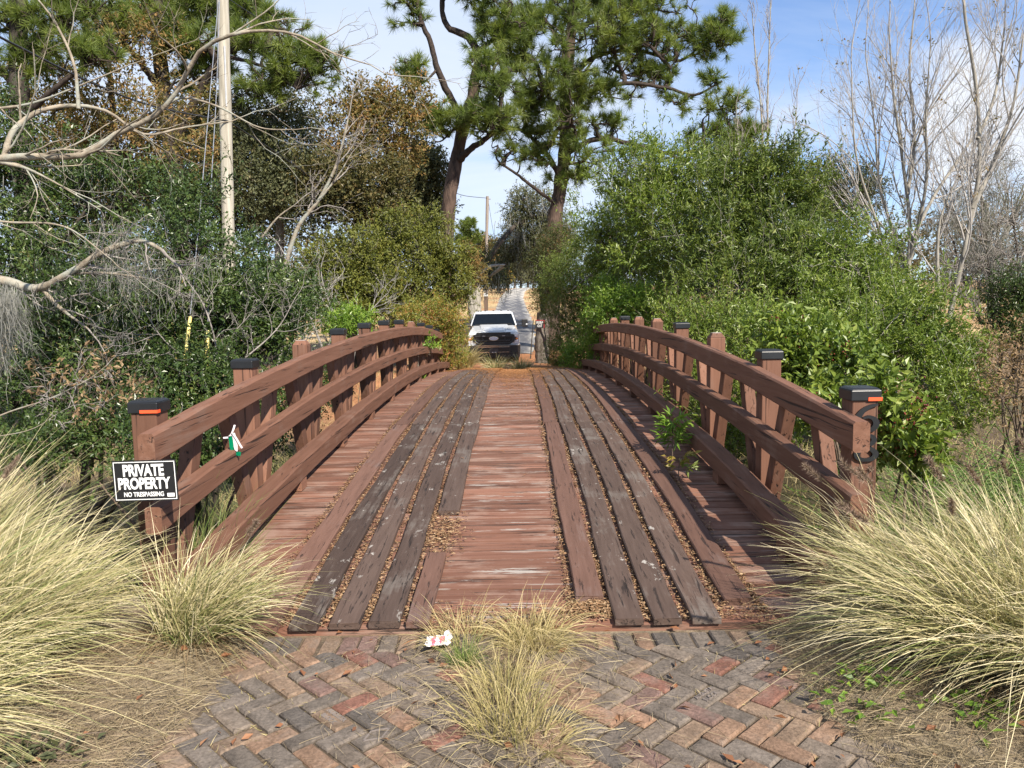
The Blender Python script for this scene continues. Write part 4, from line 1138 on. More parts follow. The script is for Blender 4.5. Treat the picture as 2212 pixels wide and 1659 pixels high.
    tree('oak_tree', 'dark brown green oak below the russet crown', [L(740, 410, 75, 60, 24), L(800, 400, 80, 70, 25), L(690, 400, 60, 60, 24), L(830, 470, 60, 50, 25)], mat_leaf('brown green leaves', [(0, (.05, .055, .018)), (.5, (.105, .096, .032)), (1, (.19, .13, .05))], .22, .5, .3), 520,
         [(760, 640, 24.5), (765, 520, 24.5), (770, 430, 24.5)], .16, .06, B_DARK, [], ll=.125, lw=.055, tl=.35)
    tree('oak_tree', 'small grey evergreen oak against the forked pine trunk', [L(905, 400, 50, 70, 36), L(930, 360, 40, 50, 36), L(880, 450, 50, 50, 36), L(935, 440, 30, 60, 36), L(905, 330, 30, 30, 36)], M_GREY, 460,
         [(905, 600, 36), (908, 480, 36), (912, 390, 36)], .16, .07, B_GREY, [], ll=.16, lw=.075, tl=.4)
    tree('oak_tree', 'shadowy evergreen oak in the thicket at the left edge', [L(60, 430, 120, 110, 15), L(180, 420, 110, 90, 15.5), L(40, 600, 110, 110, 14.5), L(-40, 300, 80, 120, 15), L(300, 420, 80, 70, 15.5), L(200, 560, 100, 80, 15)], M_GREEN_DK, 620,
         [(110, 900, 15), (105, 640, 15), (95, 430, 15)], .18, .07, B_DARK, [((103, 560, 15), (190, 450, 15), .07, .03)], ll=.095, lw=.04, tl=.35, moss=(40, .7, .012))
    tree('oak_tree', 'olive brown oak filling the gap behind the bare branches at far left', [L(120, 350, 130, 80, 27), L(260, 330, 120, 70, 27.5), L(60, 250, 100, 70, 27), L(330, 420, 120, 70, 27), L(190, 440, 120, 70, 27), L(420, 240, 80, 60, 28)], M_RUST, 560,
         [(210, 660, 27), (205, 500, 27), (200, 360, 27)], .2, .08, B_DARK, [], ll=.14, lw=.065, tl=.45)
    tree('oak_tree', 'grey green oak closing the gap between the leaning pine and the pole', [L(440, 330, 90, 70, 30), L(520, 300, 80, 70, 30), L(400, 420, 90, 70, 30), L(500, 420, 90, 80, 30), L(560, 480, 90, 60, 30), L(620, 400, 60, 70, 30)], M_GREY, 620,
         [(480, 660, 30), (480, 500, 30), (485, 380, 30)], .2, .08, B_DARK, [], ll=.14, lw=.065, tl=.45)
    # ------ near dark oak scrub, left bank
    par4 = dict(wob=.2, trop=.0, tap=.4, lv=3, nc=[0, 4, 3, 0], t0=.2, ang=.8, lr=.62, rr=.6, rmin=.0026, per_m=6, len=.55, r=.008)
    bare_tree('bare_shrub', 'grey dead twigs tangled through the dark oak scrub above the yellow guards', [((470, 820, 8.9), (465, 740, 8.9), (440, 660, 8.9), (400, 600, 8.9), .014, .005), ((470, 820, 8.9), (500, 730, 8.9), (540, 680, 8.9), .012, .004), ((470, 820, 8.9), (360, 740, 8.5), (300, 650, 8.2), .012, .004), ((470, 820, 8.9), (590, 720, 9.4), (640, 640, 9.6), .012, .004)], par4, B_GTWIG, B_GTWIG, cat='shrub', seed=41)
    bare_tree('bare_shrub', 'pale dead twigs with tan leaves low on the left bank behind the first post', [((200, 960, 7), (215, 900, 7), (230, 840, 7), .01, .004), ((200, 960, 7), (170, 900, 7), (150, 850, 7), .01, .004), ((200, 960, 7), (250, 890, 7), (250, 850, 7), .01, .004)], dict(par4, len=.35, per_m=9), B_GTWIG, B_TWIG, cat='shrub', seed=42, dead=(90, M_DRY, .06, .028))
    shrub('oak_shrub', 'dense glossy dark green oak scrub in front of the utility pole', 'shrub', [L(400, 560, 100, 110, 10.5, 1.0), L(510, 640, 70, 70, 10.5, .8), L(580, 640, 70, 80, 10.5, .9), L(370, 680, 120, 110, 10, .9), L(480, 700, 110, 110, 10.2, .9), L(590, 720, 70, 80, 10.5, .8), L(400, 440, 60, 50, 11, .5), L(640, 670, 60, 70, 11.5, .8)], M_GREEN_DK, 560, shoots=40, rough=.55, tw=8, lv=10, ll=.064, lw=.025, tl=.26, base=(-4.6, 10.6), stems=9, r0=.05, bark=B_DARK, shell=.6)
    shrub('oak_shrub', 'mossy dark oak scrub low on the left bank beside the first bridge post', 'shrub', [L(240, 700, 110, 80, 9, .8), L(160, 640, 90, 70, 9.2, .7), L(90, 760, 110, 90, 8.8, .8), L(220, 830, 80, 60, 8.2, .6), L(380, 800, 90, 70, 8.8, .7), L(460, 850, 80, 70, 8.6, .7), L(330, 900, 70, 50, 7.6, .5), L(30, 880, 80, 60, 8, .6)], M_GREEN_DK, 430, shoots=40, rough=.55, tw=8, lv=10, ll=.06, lw=.024, tl=.24, base=(-5.4, 9.0), stems=10, r0=.045, bark=B_DARK, shell=.6, moss=(22, .35, 10, .007))
    shrub('undergrowth_shrub', 'low dark green undergrowth below the left railing', 'shrub', [L(460, 960, 60, 60, 6.6, .4), L(600, 880, 60, 60, 8.5, .5), L(690, 830, 55, 50, 10.5, .6), L(330, 980, 60, 60, 6.2, .4), L(120, 960, 80, 40, 6.8, .5), L(230, 930, 60, 50, 7, .4), L(30, 970, 60, 40, 7, .4), L(560, 960, 40, 50, 7, .4)], M_GREEN_DK, 470, tw=6, lv=8, ll=.05, lw=.02, tl=.2, base=(-3.2, 7.4), stems=8, r0=.02)
    # ------ bare pale branches coming in from the left
    d = 6.6
    par = dict(wob=.16, trop=.02, tap=.35, lv=3, nc=[0, 3, 2, 0], t0=.25, ang=.75, lr=.62, rr=.6, rmin=.0022, per_m=3.0, len=.75, r=.011)
    bare_tree('bare_tree', 'pale leafless tree reaching in from the left edge in front of the pole',
              [((-260, 900, d), (-220, 600, d), (-120, 380, d), (0, 343, d), (90, 338, d), (180, 335, d), (250, 290, d), (330, 252, d-.1), (380, 200, d-.1), (430, 112, d-.2), (500, 75, d-.3), (580, 66, d-.3), (650, 78, d-.3), (720, 115, d-.3), (800, 140, d-.3), .044, .005),
               ((10, 340, d), (25, 290, d+.1), (75, 245, d+.2), (150, 228, d+.3), (230, 240, d+.4), (310, 290, d+.5), (400, 275, d+.6), (500, 262, d+.7), .03, .006),
               ((170, 235, d+.3), (160, 140, d+.3), (120, 50, d+.3), (75, -10, d+.3), .018, .006), ((330, 252, d), (390, 212, d), (470, 230, d), (560, 275, d), (640, 280, d), .014, .004),
               ((0, 350, d), (60, 365, d), (130, 400, d), .02, .006), ((-60, 240, d+.5), (60, 225, d+.5), (160, 190, d+.5), (280, 140, d+.5), .016, .005),
               ((500, 75, d-.3), (580, 20, d-.3), (640, -40, d-.3), .008, .004), ((-100, 470, d+.2), (20, 480, d+.2), (140, 490, d+.2), (240, 560, d+.1), .014, .005)],
              par, B_PALE, B_PALE, seed=4)
    d = 8.0
    par2 = dict(wob=.2, trop=-.01, tap=.35, lv=3, nc=[0, 4, 3, 0], t0=.2, ang=.85, lr=.62, rr=.6, rmin=.003, per_m=4.5, len=.5, r=.012)
    bare_tree('fallen_branch', 'thick fallen pale limb hung with grey moss at the left edge', [((-120, 590, d), (0, 605, d), (80, 622, d), (150, 590, d-.1), (220, 545, d-.1), (300, 520, d), (350, 540, d), .06, .02), ((90, 622, d), (130, 665, d), (190, 710, d), .03, .01), ((150, 590, d), (230, 590, d-.2), (310, 600, d-.2), .02, .006)],
              par2, B_PALE, B_GTWIG, cat='branch', seed=9, moss=(85, .22, .005, 9))
    d = 5.6
    bare_tree('fallen_branch', 'thin bare arching twig low at the left edge above the grass', [((-80, 930, d), (20, 890, d), (110, 860, d), (190, 820, d), (230, 790, d), .008, .003), ((-60, 950, d), (60, 930, d), (130, 890, d), .005, .002)], dict(par2, per_m=3, len=.3, r=.004), B_PALE, B_GTWIG, cat='branch', seed=10)
    # curtain of moss at the left edge
    mo = thing('hanging_moss', 'long grey curtain of spanish moss at the left edge', 'moss', tuple(P(5, 640, 6.2)))
    g = G(); pts = np.array([P(-40+RNG.random()*72, 600+RNG.random()*130, 6.1+RNG.random()*.6) for _ in range(42)]); moss_mesh(g, pts, .42, 20, .005, .06); g.build('strands', M_MOSS, mo)
    # dry leaning trunks in the left thicket
    d = 17
    bare_tree('bare_tree', 'curved bare pale trunk rising from the thicket right of the pole', [((600, 640, d), (640, 500, d), (690, 430, d), (725, 360, d), (745, 290, d), (752, 255, d), .06, .015), ((690, 432, d), (730, 380, d), (760, 330, d), .03, .01), ((560, 520, d), (600, 470, d), (640, 440, d), .03, .012)],
              dict(par, per_m=2.2, len=1.0, r=.018, rmin=.006), B_PALE, B_GTWIG, seed=12)
    bare_tree('bare_shrub', 'grey brown leafless thicket below the olive bushes', [((640, 790, 16), (660, 720, 16), (700, 640, 16), .03, .01), ((700, 780, 16), (720, 700, 16), (700, 620, 16), .03, .01), ((760, 790, 16.5), (780, 700, 16.5), (820, 650, 16.5), .03, .01), ((600, 790, 16), (620, 700, 16), (600, 600, 16), .03, .01), ((700, 760, 16), (660, 660, 16), (620, 560, 16), .03, .01)],
              dict(par, per_m=6, len=.8, r=.014, rmin=.005, trop=.03), B_GTWIG, B_RTWIG, cat='shrub', seed=13)
    # ------ rounded olive bushes left of the road
    shrub('rounded_bush', 'rounded olive green bush furthest left behind the railing', 'bush', [L(750, 580, 70, 70, 22), L(790, 640, 80, 70, 22), L(710, 650, 60, 60, 21.5), L(690, 590, 40, 50, 22)], M_OLIVE, 520, shoots=40, rough=.5, ll=.095, lw=.038, tl=.28, group=None, stems=6, r0=.04, bark=B_GREY)
    shrub('rounded_bush', 'tall rounded olive green bush in front of the forked pine trunk', 'bush', [L(880, 510, 75, 55, 24), L(900, 570, 85, 70, 23.5), L(860, 640, 80, 60, 23), L(960, 550, 45, 60, 24), L(980, 620, 40, 70, 24), L(810, 560, 50, 50, 23.5)], M_OLIVE, 760, shoots=50, rough=.45, ll=.095, lw=.038, tl=.28, stems=7, r0=.05, bark=B_GREY)
    shrub('nandina_shrub', 'red and yellow tinged shrub at the far end of the left railing', 'shrub', [L(905, 690, 34, 34, 19.3, .5), L(955, 690, 40, 38, 19.6, .5), L(985, 740, 28, 45, 19.6, .4), L(965, 780, 30, 26, 19.6, .4), L(925, 735, 30, 30, 19.5, .4)], M_RED, 420, tw=5, lv=8, ll=.075, lw=.02, tl=.2, base=(-1.75, 19.7), stems=9, r0=.012, up=.5)
    shrub('nandina_shrub', 'yellow green young shrub behind the middle of the left railing', 'shrub', [L(765, 692, 34, 22, 13.5, .4), L(735, 705, 25, 20, 13.3, .3)], M_LIME, 70, tw=5, lv=8, ll=.09, lw=.022, tl=.2, stems=6, r0=.012)
    shrub('small_tree', 'brown leaved small tree left of the gravel road', 'tree', [L(1022, 590, 22, 34, 33, .6), L(1012, 560, 18, 24, 33, .5)], M_RUST, 150, ll=.09, lw=.04, tl=.3, base=(float(P(1030, 660, 33)[0]), 33.0), stems=1, r0=.2, bark=B_GREY, parts=('crown', 'trunk'))
    # ------ right bank
    shrub('myrtle_shrub', 'tall airy wax myrtle with its top against the sky right of the pines', 'shrub', [L(1420, 360, 90, 60, 17), L(1390, 430, 110, 80, 16.5), L(1450, 510, 130, 90, 16), L(1330, 510, 90, 80, 19), L(1310, 590, 70, 80, 20), L(1430, 610, 120, 90, 17.8), L(1500, 420, 70, 60, 16.5)], M_MYRTLE, 560, tw=8, lv=12, ll=.100, lw=.028, tl=.33, shoots=150, rough=.55, base=(3.9, 18), stems=9, r0=.06, bark=B_GREY, shell=.65, up=.6, spread=.65)
    shrub('myrtle_shrub', 'dark topped wax myrtle standing beneath the slim bare trees', 'shrub', [L(1640, 370, 90, 50, 15), L(1700, 420, 100, 60, 15), L(1600, 450, 100, 80, 15), L(1560, 550, 110, 80, 14.5), L(1690, 530, 110, 80, 14.5), L(1580, 640, 110, 80, 13.5), L(1730, 620, 90, 80, 13.5)], M_MYRTLE_DK, 560, tw=8, lv=12, ll=.094, lw=.027, tl=.30, shoots=150, rough=.55, base=(5.0, 14.8), stems=9, r0=.06, bark=B_GREY, shell=.62, up=.5, spread=.7)
    shrub('myrtle_shrub', 'broad wax myrtle in front of the bare multi stemmed tree', 'shrub', [L(1820, 560, 110, 70, 13), L(1890, 640, 90, 55, 12.5), L(1830, 660, 110, 80, 12), L(1960, 700, 100, 70, 11), L(1900, 760, 100, 80, 10.5), L(2020, 760, 80, 60, 10.5), L(1760, 740, 90, 80, 11.5), L(2040, 830, 60, 60, 10), L(2090, 790, 60, 60, 10.5), L(2070, 890, 60, 50, 9.4)], M_MYRTLE, 600, tw=8, lv=12, ll=.076, lw=.022, tl=.26, shoots=60, rough=.5, base=(5.6, 11.4), stems=9, r0=.05, bark=B_GREY, shell=.62, up=.45, spread=.75)
    shrub('myrtle_shrub', 'mid green leafy shrub close behind the right railing', 'shrub', [L(1560, 740, 90, 60, 12), L(1640, 760, 80, 70, 11), L(1480, 720, 70, 60, 13), L(1600, 850, 60, 60, 10), L(1700, 870, 60, 60, 8.6, .5), L(1560, 950, 50, 50, 8.4, .5), L(1500, 830, 50, 50, 11, .6)], M_MYRTLE, 700, ll=.068, lw=.021, tl=.26, shoots=90, rough=.38, base=(4.0, 11), stems=9, r0=.04, shell=.6)
    shrub('young_shrub', 'bright lime green shrub at the far end of the right railing', 'shrub', [L(1345, 680, 70, 40, 16.3, .5), L(1295, 715, 38, 40, 17.3, .4), L(1395, 665, 45, 36, 15.8, .5), L(1310, 640, 40, 30, 17, .5), L(1255, 770, 34, 30, 18.6, .4)], M_LIME, 460, tw=5, lv=9, ll=.085, lw=.025, tl=.26, base=(2.75, 16.8), stems=8, r0=.02, up=.5)
    shrub('roadside_shrub', 'dark green shrub between the keep out sign and the right railing', 'shrub', [L(1240, 610, 50, 60, 21.5), L(1225, 690, 40, 60, 21), L(1215, 760, 34, 40, 20.6), L(1270, 660, 40, 60, 21), L(1190, 620, 30, 60, 23), L(1260, 560, 50, 50, 22)], M_MYRTLE_DK, 720, ll=.065, lw=.018, tl=.28, base=(2.2, 21.4), stems=8, r0=.03)
    shrub('roadside_shrub', 'olive shrub with red tips leaning over the road beside the pine trunk', 'shrub', [L(1185, 560, 34, 45, 26), L(1175, 630, 22, 40, 27), L(1215, 540, 40, 40, 25)], mat_leaf('red tipped leaves', [(0, (.04, .06, .02)), (.6, (.09, .10, .03)), (.88, (.15, .11, .04)), (1, (.34, .11, .06))], .25, .5, .3), 300, ll=.07, lw=.022, tl=.3, base=(1.9, 26), stems=6, r0=.04)
    T = shrub('berry_bush', 'broad leaved bush with clusters of red berries behind the right railing', 'bush', [L(1760, 750, 60, 50, 7.6, .5), L(1720, 790, 60, 50, 7.4, .5), L(1800, 800, 60, 50, 7.2, .5), L(1700, 720, 40, 36, 8, .4), L(1770, 860, 50, 50, 6.8, .4)], M_MYRTLE, 260, tw=5, lv=8, ll=.085, lw=.04, tl=.2, base=(3.4, 7.4), stems=8, r0=.02, berries=70)
    shrub('berry_bush', 'berry laden bush right beside the numbered post', 'bush', [L(1935, 900, 45, 60, 5.4, .3), L(1960, 960, 40, 50, 5.3, .3), L(1900, 860, 30, 30, 5.6, .2)], M_MYRTLE, 70, tw=5, lv=8, ll=.075, lw=.036, tl=.16, base=(2.75, 5.4), stems=6, r0=.014, berries=44)
    shrub('dry_shrub', 'brown dry shrub with pale seed heads at the right edge', 'shrub', [L(2185, 800, 45, 90, 9.5, .6), L(2215, 760, 45, 80, 9.5, .6), L(2165, 860, 40, 50, 9, .5)], M_DRY, 120, tw=4, lv=6, ll=.05, lw=.022, tl=.22, base=(6.3, 9.3), stems=14, r0=.02, bark=B_TWIG, twigs=1.0)
    # ------ bare trees on the right
    par3 = dict(wob=.10, trop=.055, tap=.4, lv=3, nc=[0, 5, 4, 0], t0=.2, ang=.5, lr=.66, rr=.6, rmin=.0034, per_m=2.4, len=1.9, r=.020)
    d = 17
    bare_tree('bare_tree', 'large leafless multi stemmed grey tree against the white cloud', [
        ((1965, 700, d), (1962, 600, d), (1965, 480, d), (1950, 350, d), (1930, 200, d), (1920, 60, d), .062, .014), ((1965, 600, d), (1930, 500, d+.2), (1900, 400, d+.3), (1890, 280, d+.3), (1870, 120, d+.3), .048, .012),
        ((1966, 560, d), (2000, 400, d-.3), (2000, 250, d-.4), (2010, 100, d-.5), .048, .012), ((1968, 520, d), (2020, 420, d+.3), (2080, 330, d+.5), (2130, 260, d+.6), .05, .014),
        ((1964, 640, d), (1925, 560, d-.2), (1890, 470, d-.4), (1850, 340, d-.5), (1840, 200, d-.5), .05, .014), ((1960, 420, d), (1975, 300, d+.4), (1965, 150, d+.5), (1975, 20, d+.5), .05, .014)],
        par3, B_GREY, B_RTWIG, seed=21, dead=(70, M_RUST, .06, .035))
    d = 15.5
    bare_tree('bare_tree', 'leafless grey tree with leaning lower trunk at the right edge', [
        ((2050, 690, d), (2070, 600, d), (2095, 480, d), (2115, 360, d), (2110, 200, d), (2085, 40, d), (2080, -60, d), .055, .022), ((2100, 450, d), (2150, 340, d), (2190, 220, d), (2210, 80, d), .05, .016),
        ((2112, 300, d), (2150, 200, d+.3), (2170, 60, d+.4), .04, .014), ((2030, 650, d), (2025, 580, d), (2030, 480, d), (2060, 400, d), .05, .015)],
        par3, B_GREY, B_RTWIG, seed=22, dead=(40, M_RUST, .06, .035))
    d = 22
    bare_tree('bare_tree', 'slim white stemmed leafless saplings rising above the wax myrtle', [
        ((1655, 560, d), (1650, 400, d), (1645, 250, d), (1632, 120, d), (1625, 30, d), .045, .012), ((1665, 560, d), (1660, 400, d), (1658, 240, d), (1662, 90, d), (1665, 0, d), .045, .012), ((1700, 560, d), (1705, 420, d), (1715, 300, d), (1722, 230, d), .03, .01), ((1610, 560, d), (1600, 380, d), (1590, 230, d), .03, .01)],
        dict(par3, per_m=2.2, len=.9, nc=[0, 3, 2, 0], r=.014, rmin=.006, ang=.4), B_PALE, B_GTWIG, seed=23)
    tree('oak_tree', 'mossy grey half bare oak in the distance at the right edge', [L(2120, 420, 90, 70, 34), L(2180, 480, 80, 90, 33), L(2080, 480, 70, 60, 34), L(2140, 560, 90, 60, 33)], M_GREY, 200,
         [(2150, 680, 34), (2140, 560, 34), (2130, 440, 34)], .25, .1, B_GREY, [((2140, 560, 34), (2190, 470, 34), (2230, 380, 34), .12, .05), ((2142, 580, 34), (2070, 480, 34), (2040, 430, 34), .12, .05)], ll=.09, lw=.04, tl=.6, tw=4, lv=4, moss=(60, 1.2, .025), twig=1.0)
    bare_tree('bare_tree', 'tangle of grey brown bare twigs hung with moss at the right edge', [((2150, 720, 19), (2140, 620, 19), (2130, 540, 19), .06, .02), ((2180, 720, 19), (2200, 600, 19), (2190, 480, 19), .06, .02), ((2120, 700, 19.5), (2080, 600, 19.5), (2060, 520, 19.5), .05, .02)],
              dict(par3, per_m=6, len=1.3, ang=.9, trop=-.01, wob=.18, r=.02, rmin=.006), B_DARK, B_GTWIG, seed=24, moss=(50, .6, .014))
    shrub('evergreen_tree', 'dark evergreen at the right edge behind the dry shrub', 'tree', [L(2190, 640, 50, 60, 17), L(2160, 700, 40, 40, 17), L(2230, 700, 60, 80, 17)], M_GREEN_DK, 300, ll=.07, lw=.025, tl=.3, stems=3, r0=.06, parts=('crown', 'trunk'), bark=B_DARK)
    tree('oak_tree', 'dark spreading evergreen oak low behind the wax myrtles', [L(1780, 380, 60, 34, 38), L(1850, 400, 60, 36, 38), L(1830, 450, 70, 40, 38), L(1760, 440, 60, 40, 38)], M_GREY, 420, [(1810, 640, 38), (1810, 520, 38), (1815, 440, 38)], .25, .1, B_DARK, [], ll=.13, lw=.06, tl=.5)
    dq = 36
    par5 = dict(wob=.16, trop=.02, tap=.4, lv=4, nc=[0, 4, 4, 3, 0], t0=.2, ang=.7, lr=.66, rr=.6, rmin=.009, per_m=1.8, len=2.2, r=.05)
    bare_tree('bare_tree', 'grey brown winter tree in the hazy line behind the bare trees at far right', [((2140, 690, dq), (2130, 560, dq), (2120, 430, dq), (2105, 340, dq), .14, .04), ((2135, 600, dq), (2180, 480, dq), (2220, 380, dq), .10, .03), ((2132, 580, dq), (2060, 480, dq), (2030, 400, dq), .09, .03)], par5, B_GREY, B_GTWIG, seed=31, moss=(60, 1.0, .02, 8))
    # ------ beyond, along the road
    d = 44
    tree('oak_tree', 'moss hung live oak arching over the gravel road', [L(1130, 440, 34, 40, d), L(1175, 470, 45, 50, d), L(1120, 500, 36, 40, d), L(1160, 540, 50, 34, d), L(1100, 545, 40, 26, d), L(1200, 520, 40, 50, d), L(1075, 575, 26, 20, d)], M_GREY, 700,
         [(1178, 650, d), (1168, 600, d), (1160, 560, d), (1150, 500, d)], .38, .16, B_DARK, [((1160, 570, d), (1110, 560, d), (1060, 572, d), .16, .06), ((1040, 585, d-2), (1075, 530, d-2), (1110, 490, d-1), (1140, 470, d), .2, .08), ((1165, 585, d), (1200, 540, d), (1230, 500, d), .14, .06)], ll=.12, lw=.055, tl=.45, moss=(60, 1.5, .03))
    tree('oak_tree', 'grey barked oak trunk standing just left of the gravel road', [L(1055, 600, 24, 22, 40), L(1035, 560, 22, 24, 40), L(1080, 610, 18, 18, 41)], M_GREY, 130, [(1030, 670, 35), (1030, 620, 35), (1036, 575, 36)], .26, .14, B_GREY, [((1034, 590, 35.5), (1060, 575, 37), (1090, 572, 38), .1, .05)], ll=.12, lw=.05, tl=.4, moss=(14, 1.2, .03))
    pine('pine_tree', 'small distant pine left of the far utility pole', [(1016, 600, 92), (1014, 540, 92), (1012, 490, 92)], .22, .12, [], [L(1010, 490, 24, 18, 92), L(1002, 520, 22, 14, 92), L(1024, 515, 18, 12, 92)], 70, needle=.45, per=40, tufts=4, width=.03, cl_r=.6)
    tree('oak_tree', 'orange autumn tree far away behind the distant utility pole', [L(1045, 535, 22, 22, 100), L(1025, 550, 26, 22, 100), L(1060, 560, 20, 20, 100)], M_RUST, 160, [(1046, 620, 100), (1045, 560, 100)], .2, .1, B_GREY, [], ll=.3, lw=.15, tl=.8)
    tree('small_tree', 'little red leaved tree on the far rise', [L(1098, 596, 7, 9, 98)], M_RED, 26, [(1098, 616, 98), (1098, 603, 98)], .1, .06, B_DARK, [], ll=.25, lw=.13, tl=.5)
    k = 0
    for px, dd in ((1075, 125), (1095, 128), (1112, 122), (1125, 130), (1140, 124), (1152, 132), (1060, 120), (1166, 126)):
        tree('oak_tree', 'hazy grey oak in the row on the far rise', [L(px, 560+5*(k % 3), 15, 22, dd), L(px+8, 585, 12, 14, dd)], M_GREY, 120, [(px, 618, dd), (px+2, 590, dd)], .3, .15, B_GREY, [], ll=.45, lw=.22, tl=1.2, group='grey oaks along the far rise', moss=(5, 2.0, .08)); k += 1

def build_wood():
    """far wood closing both sides: reads as one mass"""
    g = G(); pts = []; rng = np.random.default_rng(5)
    cs = []
    for sx in (-1, 1):
        for _ in range(150):
            x = sx*rng.uniform(9, 75); y = rng.uniform(46, 80) if abs(x) < 40 else rng.uniform(30, 80)
            if sx > 0 and x < 14 and y < 60: x += 8
            h = rng.uniform(3.0, 8.0); z = float(gz(x, y))
            cs.append((np.array([x, y, z+h*.5]), np.array([rng.uniform(2, 4), rng.uniform(2, 4), h*.55])))
    p, o, i = lobes_points(cs, 5200, .5, .3, rng)
    leaf_clumps(g, p, o, 3, 5, .34, .2, .9, rng=rng, cl=(rng.random(len(cs)))[i])
    struct(g.build('distant_wood', mat_leaf('distant mixed foliage', [(0, (.03, .04, .018)), (.4, (.06, .065, .028)), (.7, (.10, .085, .04)), (1, (.17, .115, .06))], .2, .7, .2, .6)), 'stuff')

def clump(label, base, n, L_, lean, spread, bend, mat, r=.14, w=.0050, seg=6, heads=0, group=None, name='fountain_grass', tone=.5, tvar=.5, cat='grass clump'):
    z = float(gz(*base))-.01
    if base[1] > Y0 and base[1] < Y1 and abs(base[0]) < 1.9: z = float(dz(base[1]))
    T = thing(name, label, cat, (base[0], base[1], z), group)
    a = RNG.random(n)*2*np.pi; rr = r*np.sqrt(RNG.random(n))
    off = np.stack([np.cos(a)*rr, np.sin(a)*rr, np.zeros(n)], 1)
    D = np.array([0, 0, 1.0])+np.array([lean[0], lean[1], 0])*(.4+1.0*RNG.random((n, 1)))+off/max(r, 1e-6)*spread*(.2+RNG.random((n, 1)))+RNG.normal(size=(n, 3))*np.array([.11, .11, .04])
    sh = RNG.integers(0, 70, n); D = D+(RNG.normal(size=(70, 3))*np.array([.20, .20, .07]))[sh]; shl = (.78+.4*RNG.random(70))[sh]; sht = (RNG.random(70)-.5)[sh]*.5
    n = n; g = G(); ln = L_*(.45+.60*RNG.random(n))*shl
    cl = np.clip(tone+tvar*(RNG.random(n)-.5), 0, 1)
    # neighbouring blades share a tone: clumps of green and straw
    cl = np.clip(cl+sht, 0, 1)
    g.blades(np.array([base[0], base[1], z])+off, D, ln, bend*(.35+.9*RNG.random(n)+1.1*(RNG.random(n) < .08)), w*(.6+.8*RNG.random(n)), RNG.random(n), cl, seg)
    g.build('blades', mat, T)
    if n > 1200:                             # brown thatch of old blades in the heart of the clump
        k = n//4; a2 = RNG.random(k)*6.283; r2 = r*1.15*np.sqrt(RNG.random(k)); o2 = np.stack([np.cos(a2)*r2, np.sin(a2)*r2, np.zeros(k)], 1)
        D2 = nrm(o2/r*.9+RNG.normal(size=(k, 3))*.35+np.array([lean[0]*.6, lean[1]*.6, .75]))
        gt = G(); gt.blades(np.array([base[0], base[1], z])+o2, D2, L_*.55*(.4+.8*RNG.random(k)), .4+1.3*RNG.random(k), w*.8, RNG.random(k), RNG.random(k), 4)
        gt.build('thatch', M_THATCH, T)
    for h in range(heads):
        i = RNG.integers(n); d0 = nrm(D[i]*np.array([.55, .55, 1.2])); p = np.array([base[0], base[1], z])+off[i]
        gs = G(); C = gs.blades(p[None], d0[None], [L_*(1.0+.2*RNG.random())], [.28], .0035, .6, .6, 8)[0]
        a0, a1 = C[-2], C[-1]+(C[-1]-C[-2])*.35
        t = RNG.random(420); ax = nrm(a1-a0); pt = a0+(a1-a0)*t[:, None]
        dirs = nrm(ax*.8+nrm(RNG.normal(size=(420, 3)))*.9)
        gs.tris(pt, dirs, .028*(.7+.6*RNG.random(420)), .0015, RNG.random(420), .5)
        gs.build('seed_head', M_PLUME, T)
    return T

